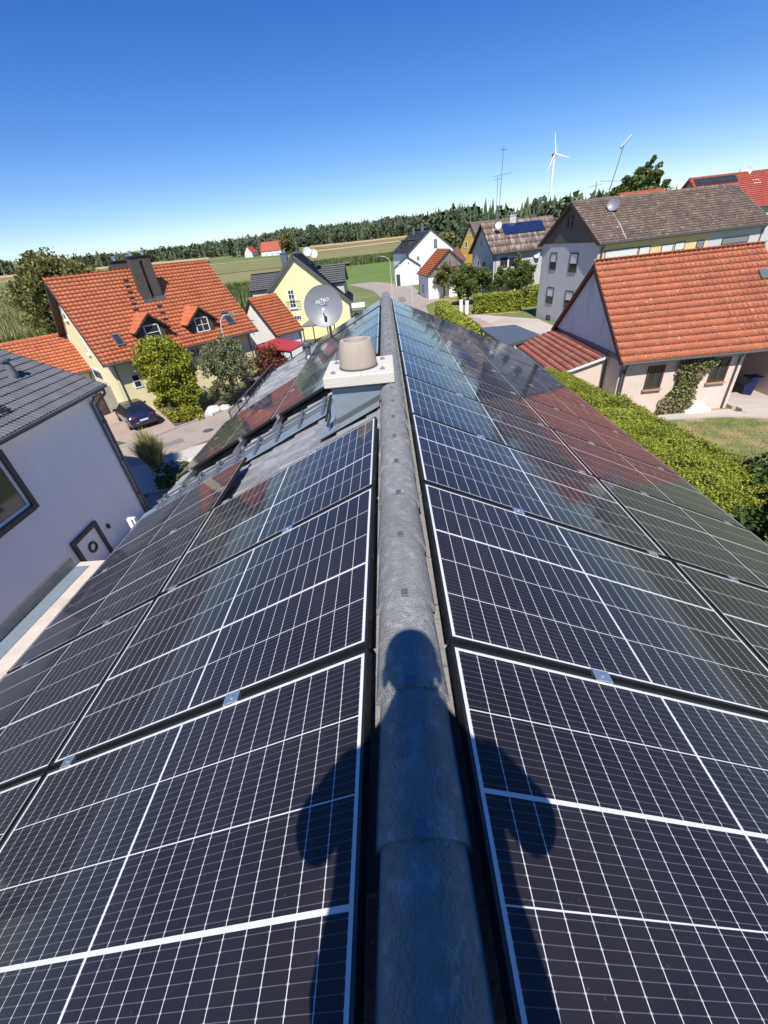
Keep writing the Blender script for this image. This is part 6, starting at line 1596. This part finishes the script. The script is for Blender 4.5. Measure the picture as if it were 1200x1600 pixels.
def loft(name, rings, m, n=20):
    """one closed surface through elliptical rings (centre, half width, half depth)"""
    b = MB()
    for (c, rx, ry) in rings: b.v += [(c[0] + rx * math.cos(2 * math.pi * k / n), c[1] + ry * math.sin(2 * math.pi * k / n), c[2]) for k in range(n)]
    for i in range(len(rings) - 1): b.f += [(i * n + k, i * n + (k + 1) % n, (i + 1) * n + (k + 1) % n, (i + 1) * n + k) for k in range(n)]
    b.f += [tuple(range(n))[::-1], tuple((len(rings) - 1) * n + k for k in range(n))]
    return b.build(name, m, per, smooth=True)
XJ = X0 - .01
loft('jacket', [((XJ, -.36, zR + .61), .235, .15), ((XJ, -.36, zR + .68), .225, .15), ((XJ, -.35, zR + .80), .205, .145), ((XJ, -.32, zR + .96), .20, .13), ((XJ, -.29, zR + 1.06), .185, .10), ((XJ, -.265, zR + 1.115), .12, .065), ((X0 - .005, -.235, zR + 1.145), .055, .05)], M_shirt)
for sg in (-1, 1):
    sh, el, wr = arms[sg][:3]; mid = np.array(el[:3]) * .45 + np.array(wr[:3]) * .55
    MB().tube([np.array(sh[:3]) - [sg * .03, 0, -.005], np.array(sh[:3]) + [sg * .012, 0, -.03], np.array(sh[:3]) * .5 + np.array(el[:3]) * .5, el[:3], np.array(el[:3]) * .75 + np.array(wr[:3]) * .25 + [0, 0, -.005], mid], [.045, .062, .062, .062, .052, .040], 14).build('sleeve', M_shirt, per, smooth=True)
vt_ = [(X0, -.36, zR + .69, .14)]; et_ = []
for sg in (-1, 1):
    hip, knee, ank, toe = arms[sg][3:]; k = len(vt_); vt_ += [(*hip[:3], .10), (*knee[:3], .085), (*ank[:3], .062)]; et_ += [(0, k), (k, k + 1), (k + 1, k + 2)]
skin_body('trousers', vt_, et_, M_trouser, per)
for sg in (-1, 1):
    ank, toe = arms[sg][5:7]; a, t = np.array(ank[:3]), np.array(toe[:3])
    MB().tube([a + [0, .06, 0], a + [0, -.03, 0], t, t - [0, .05, 0]], [.05, .058, .05, .02], 10).build('shoe', M_trouser, per, smooth=True)
hc = np.array([X0 - .01, -.15, zR + 1.31])
b = MB(); b.lathe(hc, [(.080, -.03), (.086, .0), (.086, .03), (.078, .06), (.058, .085), (.03, .097), (.003, .10)], 20); b.v = [(x, (yy - hc[1]) * 1.15 + hc[1], z) for x, yy, z in b.v]
b.build('cap', M_shirt, per, smooth=True)
for sg in (-1, 1): MB().lathe(hc + [sg * .072, 0, -.062], [(.012, 0), (.030, .006), (.034, .016), (.015, .022)], 12, (sg, 0, 0.1)).build('ear', M_skin, per, smooth=True)
b = MB(); b.lathe(hc + [0, .092, -.065], [(.017, -.02), (.012, 0.0), (.006, .012)], 8, (0, .9, -.4)); b.build('nose', M_skin, per, smooth=True)
for sg in (-1, 1): MB().lathe(hc + [sg * .033, .088, -.035], [(.001, -.004), (.011, 0), (.007, .006), (.001, .008)], 10, (0, 1, 0)).build('eye', M_print, per, smooth=True)
MB().box(hc + [0, .080, -.098], .045, .012, .010).build('mouth', mat('lip', (0.35, 0.12, 0.10), 0.6, 0.05, 5), per)
# the phone: its lens is where the picture is taken from
pc = CAM - CF * 0.016 - CU * 0.058
ph = empty('phone', tuple(pc), 'black phone held in both hands, taking the photograph', 'phone')
MB().box(pc, 0.074, 0.148, 0.009, CR, CU, -CF).build('case', M_blackmetal, ph)
MB().box(pc - CF * 0.0055, 0.068, 0.142, 0.002, CR, CU, -CF).build('screen', M_pane, ph)
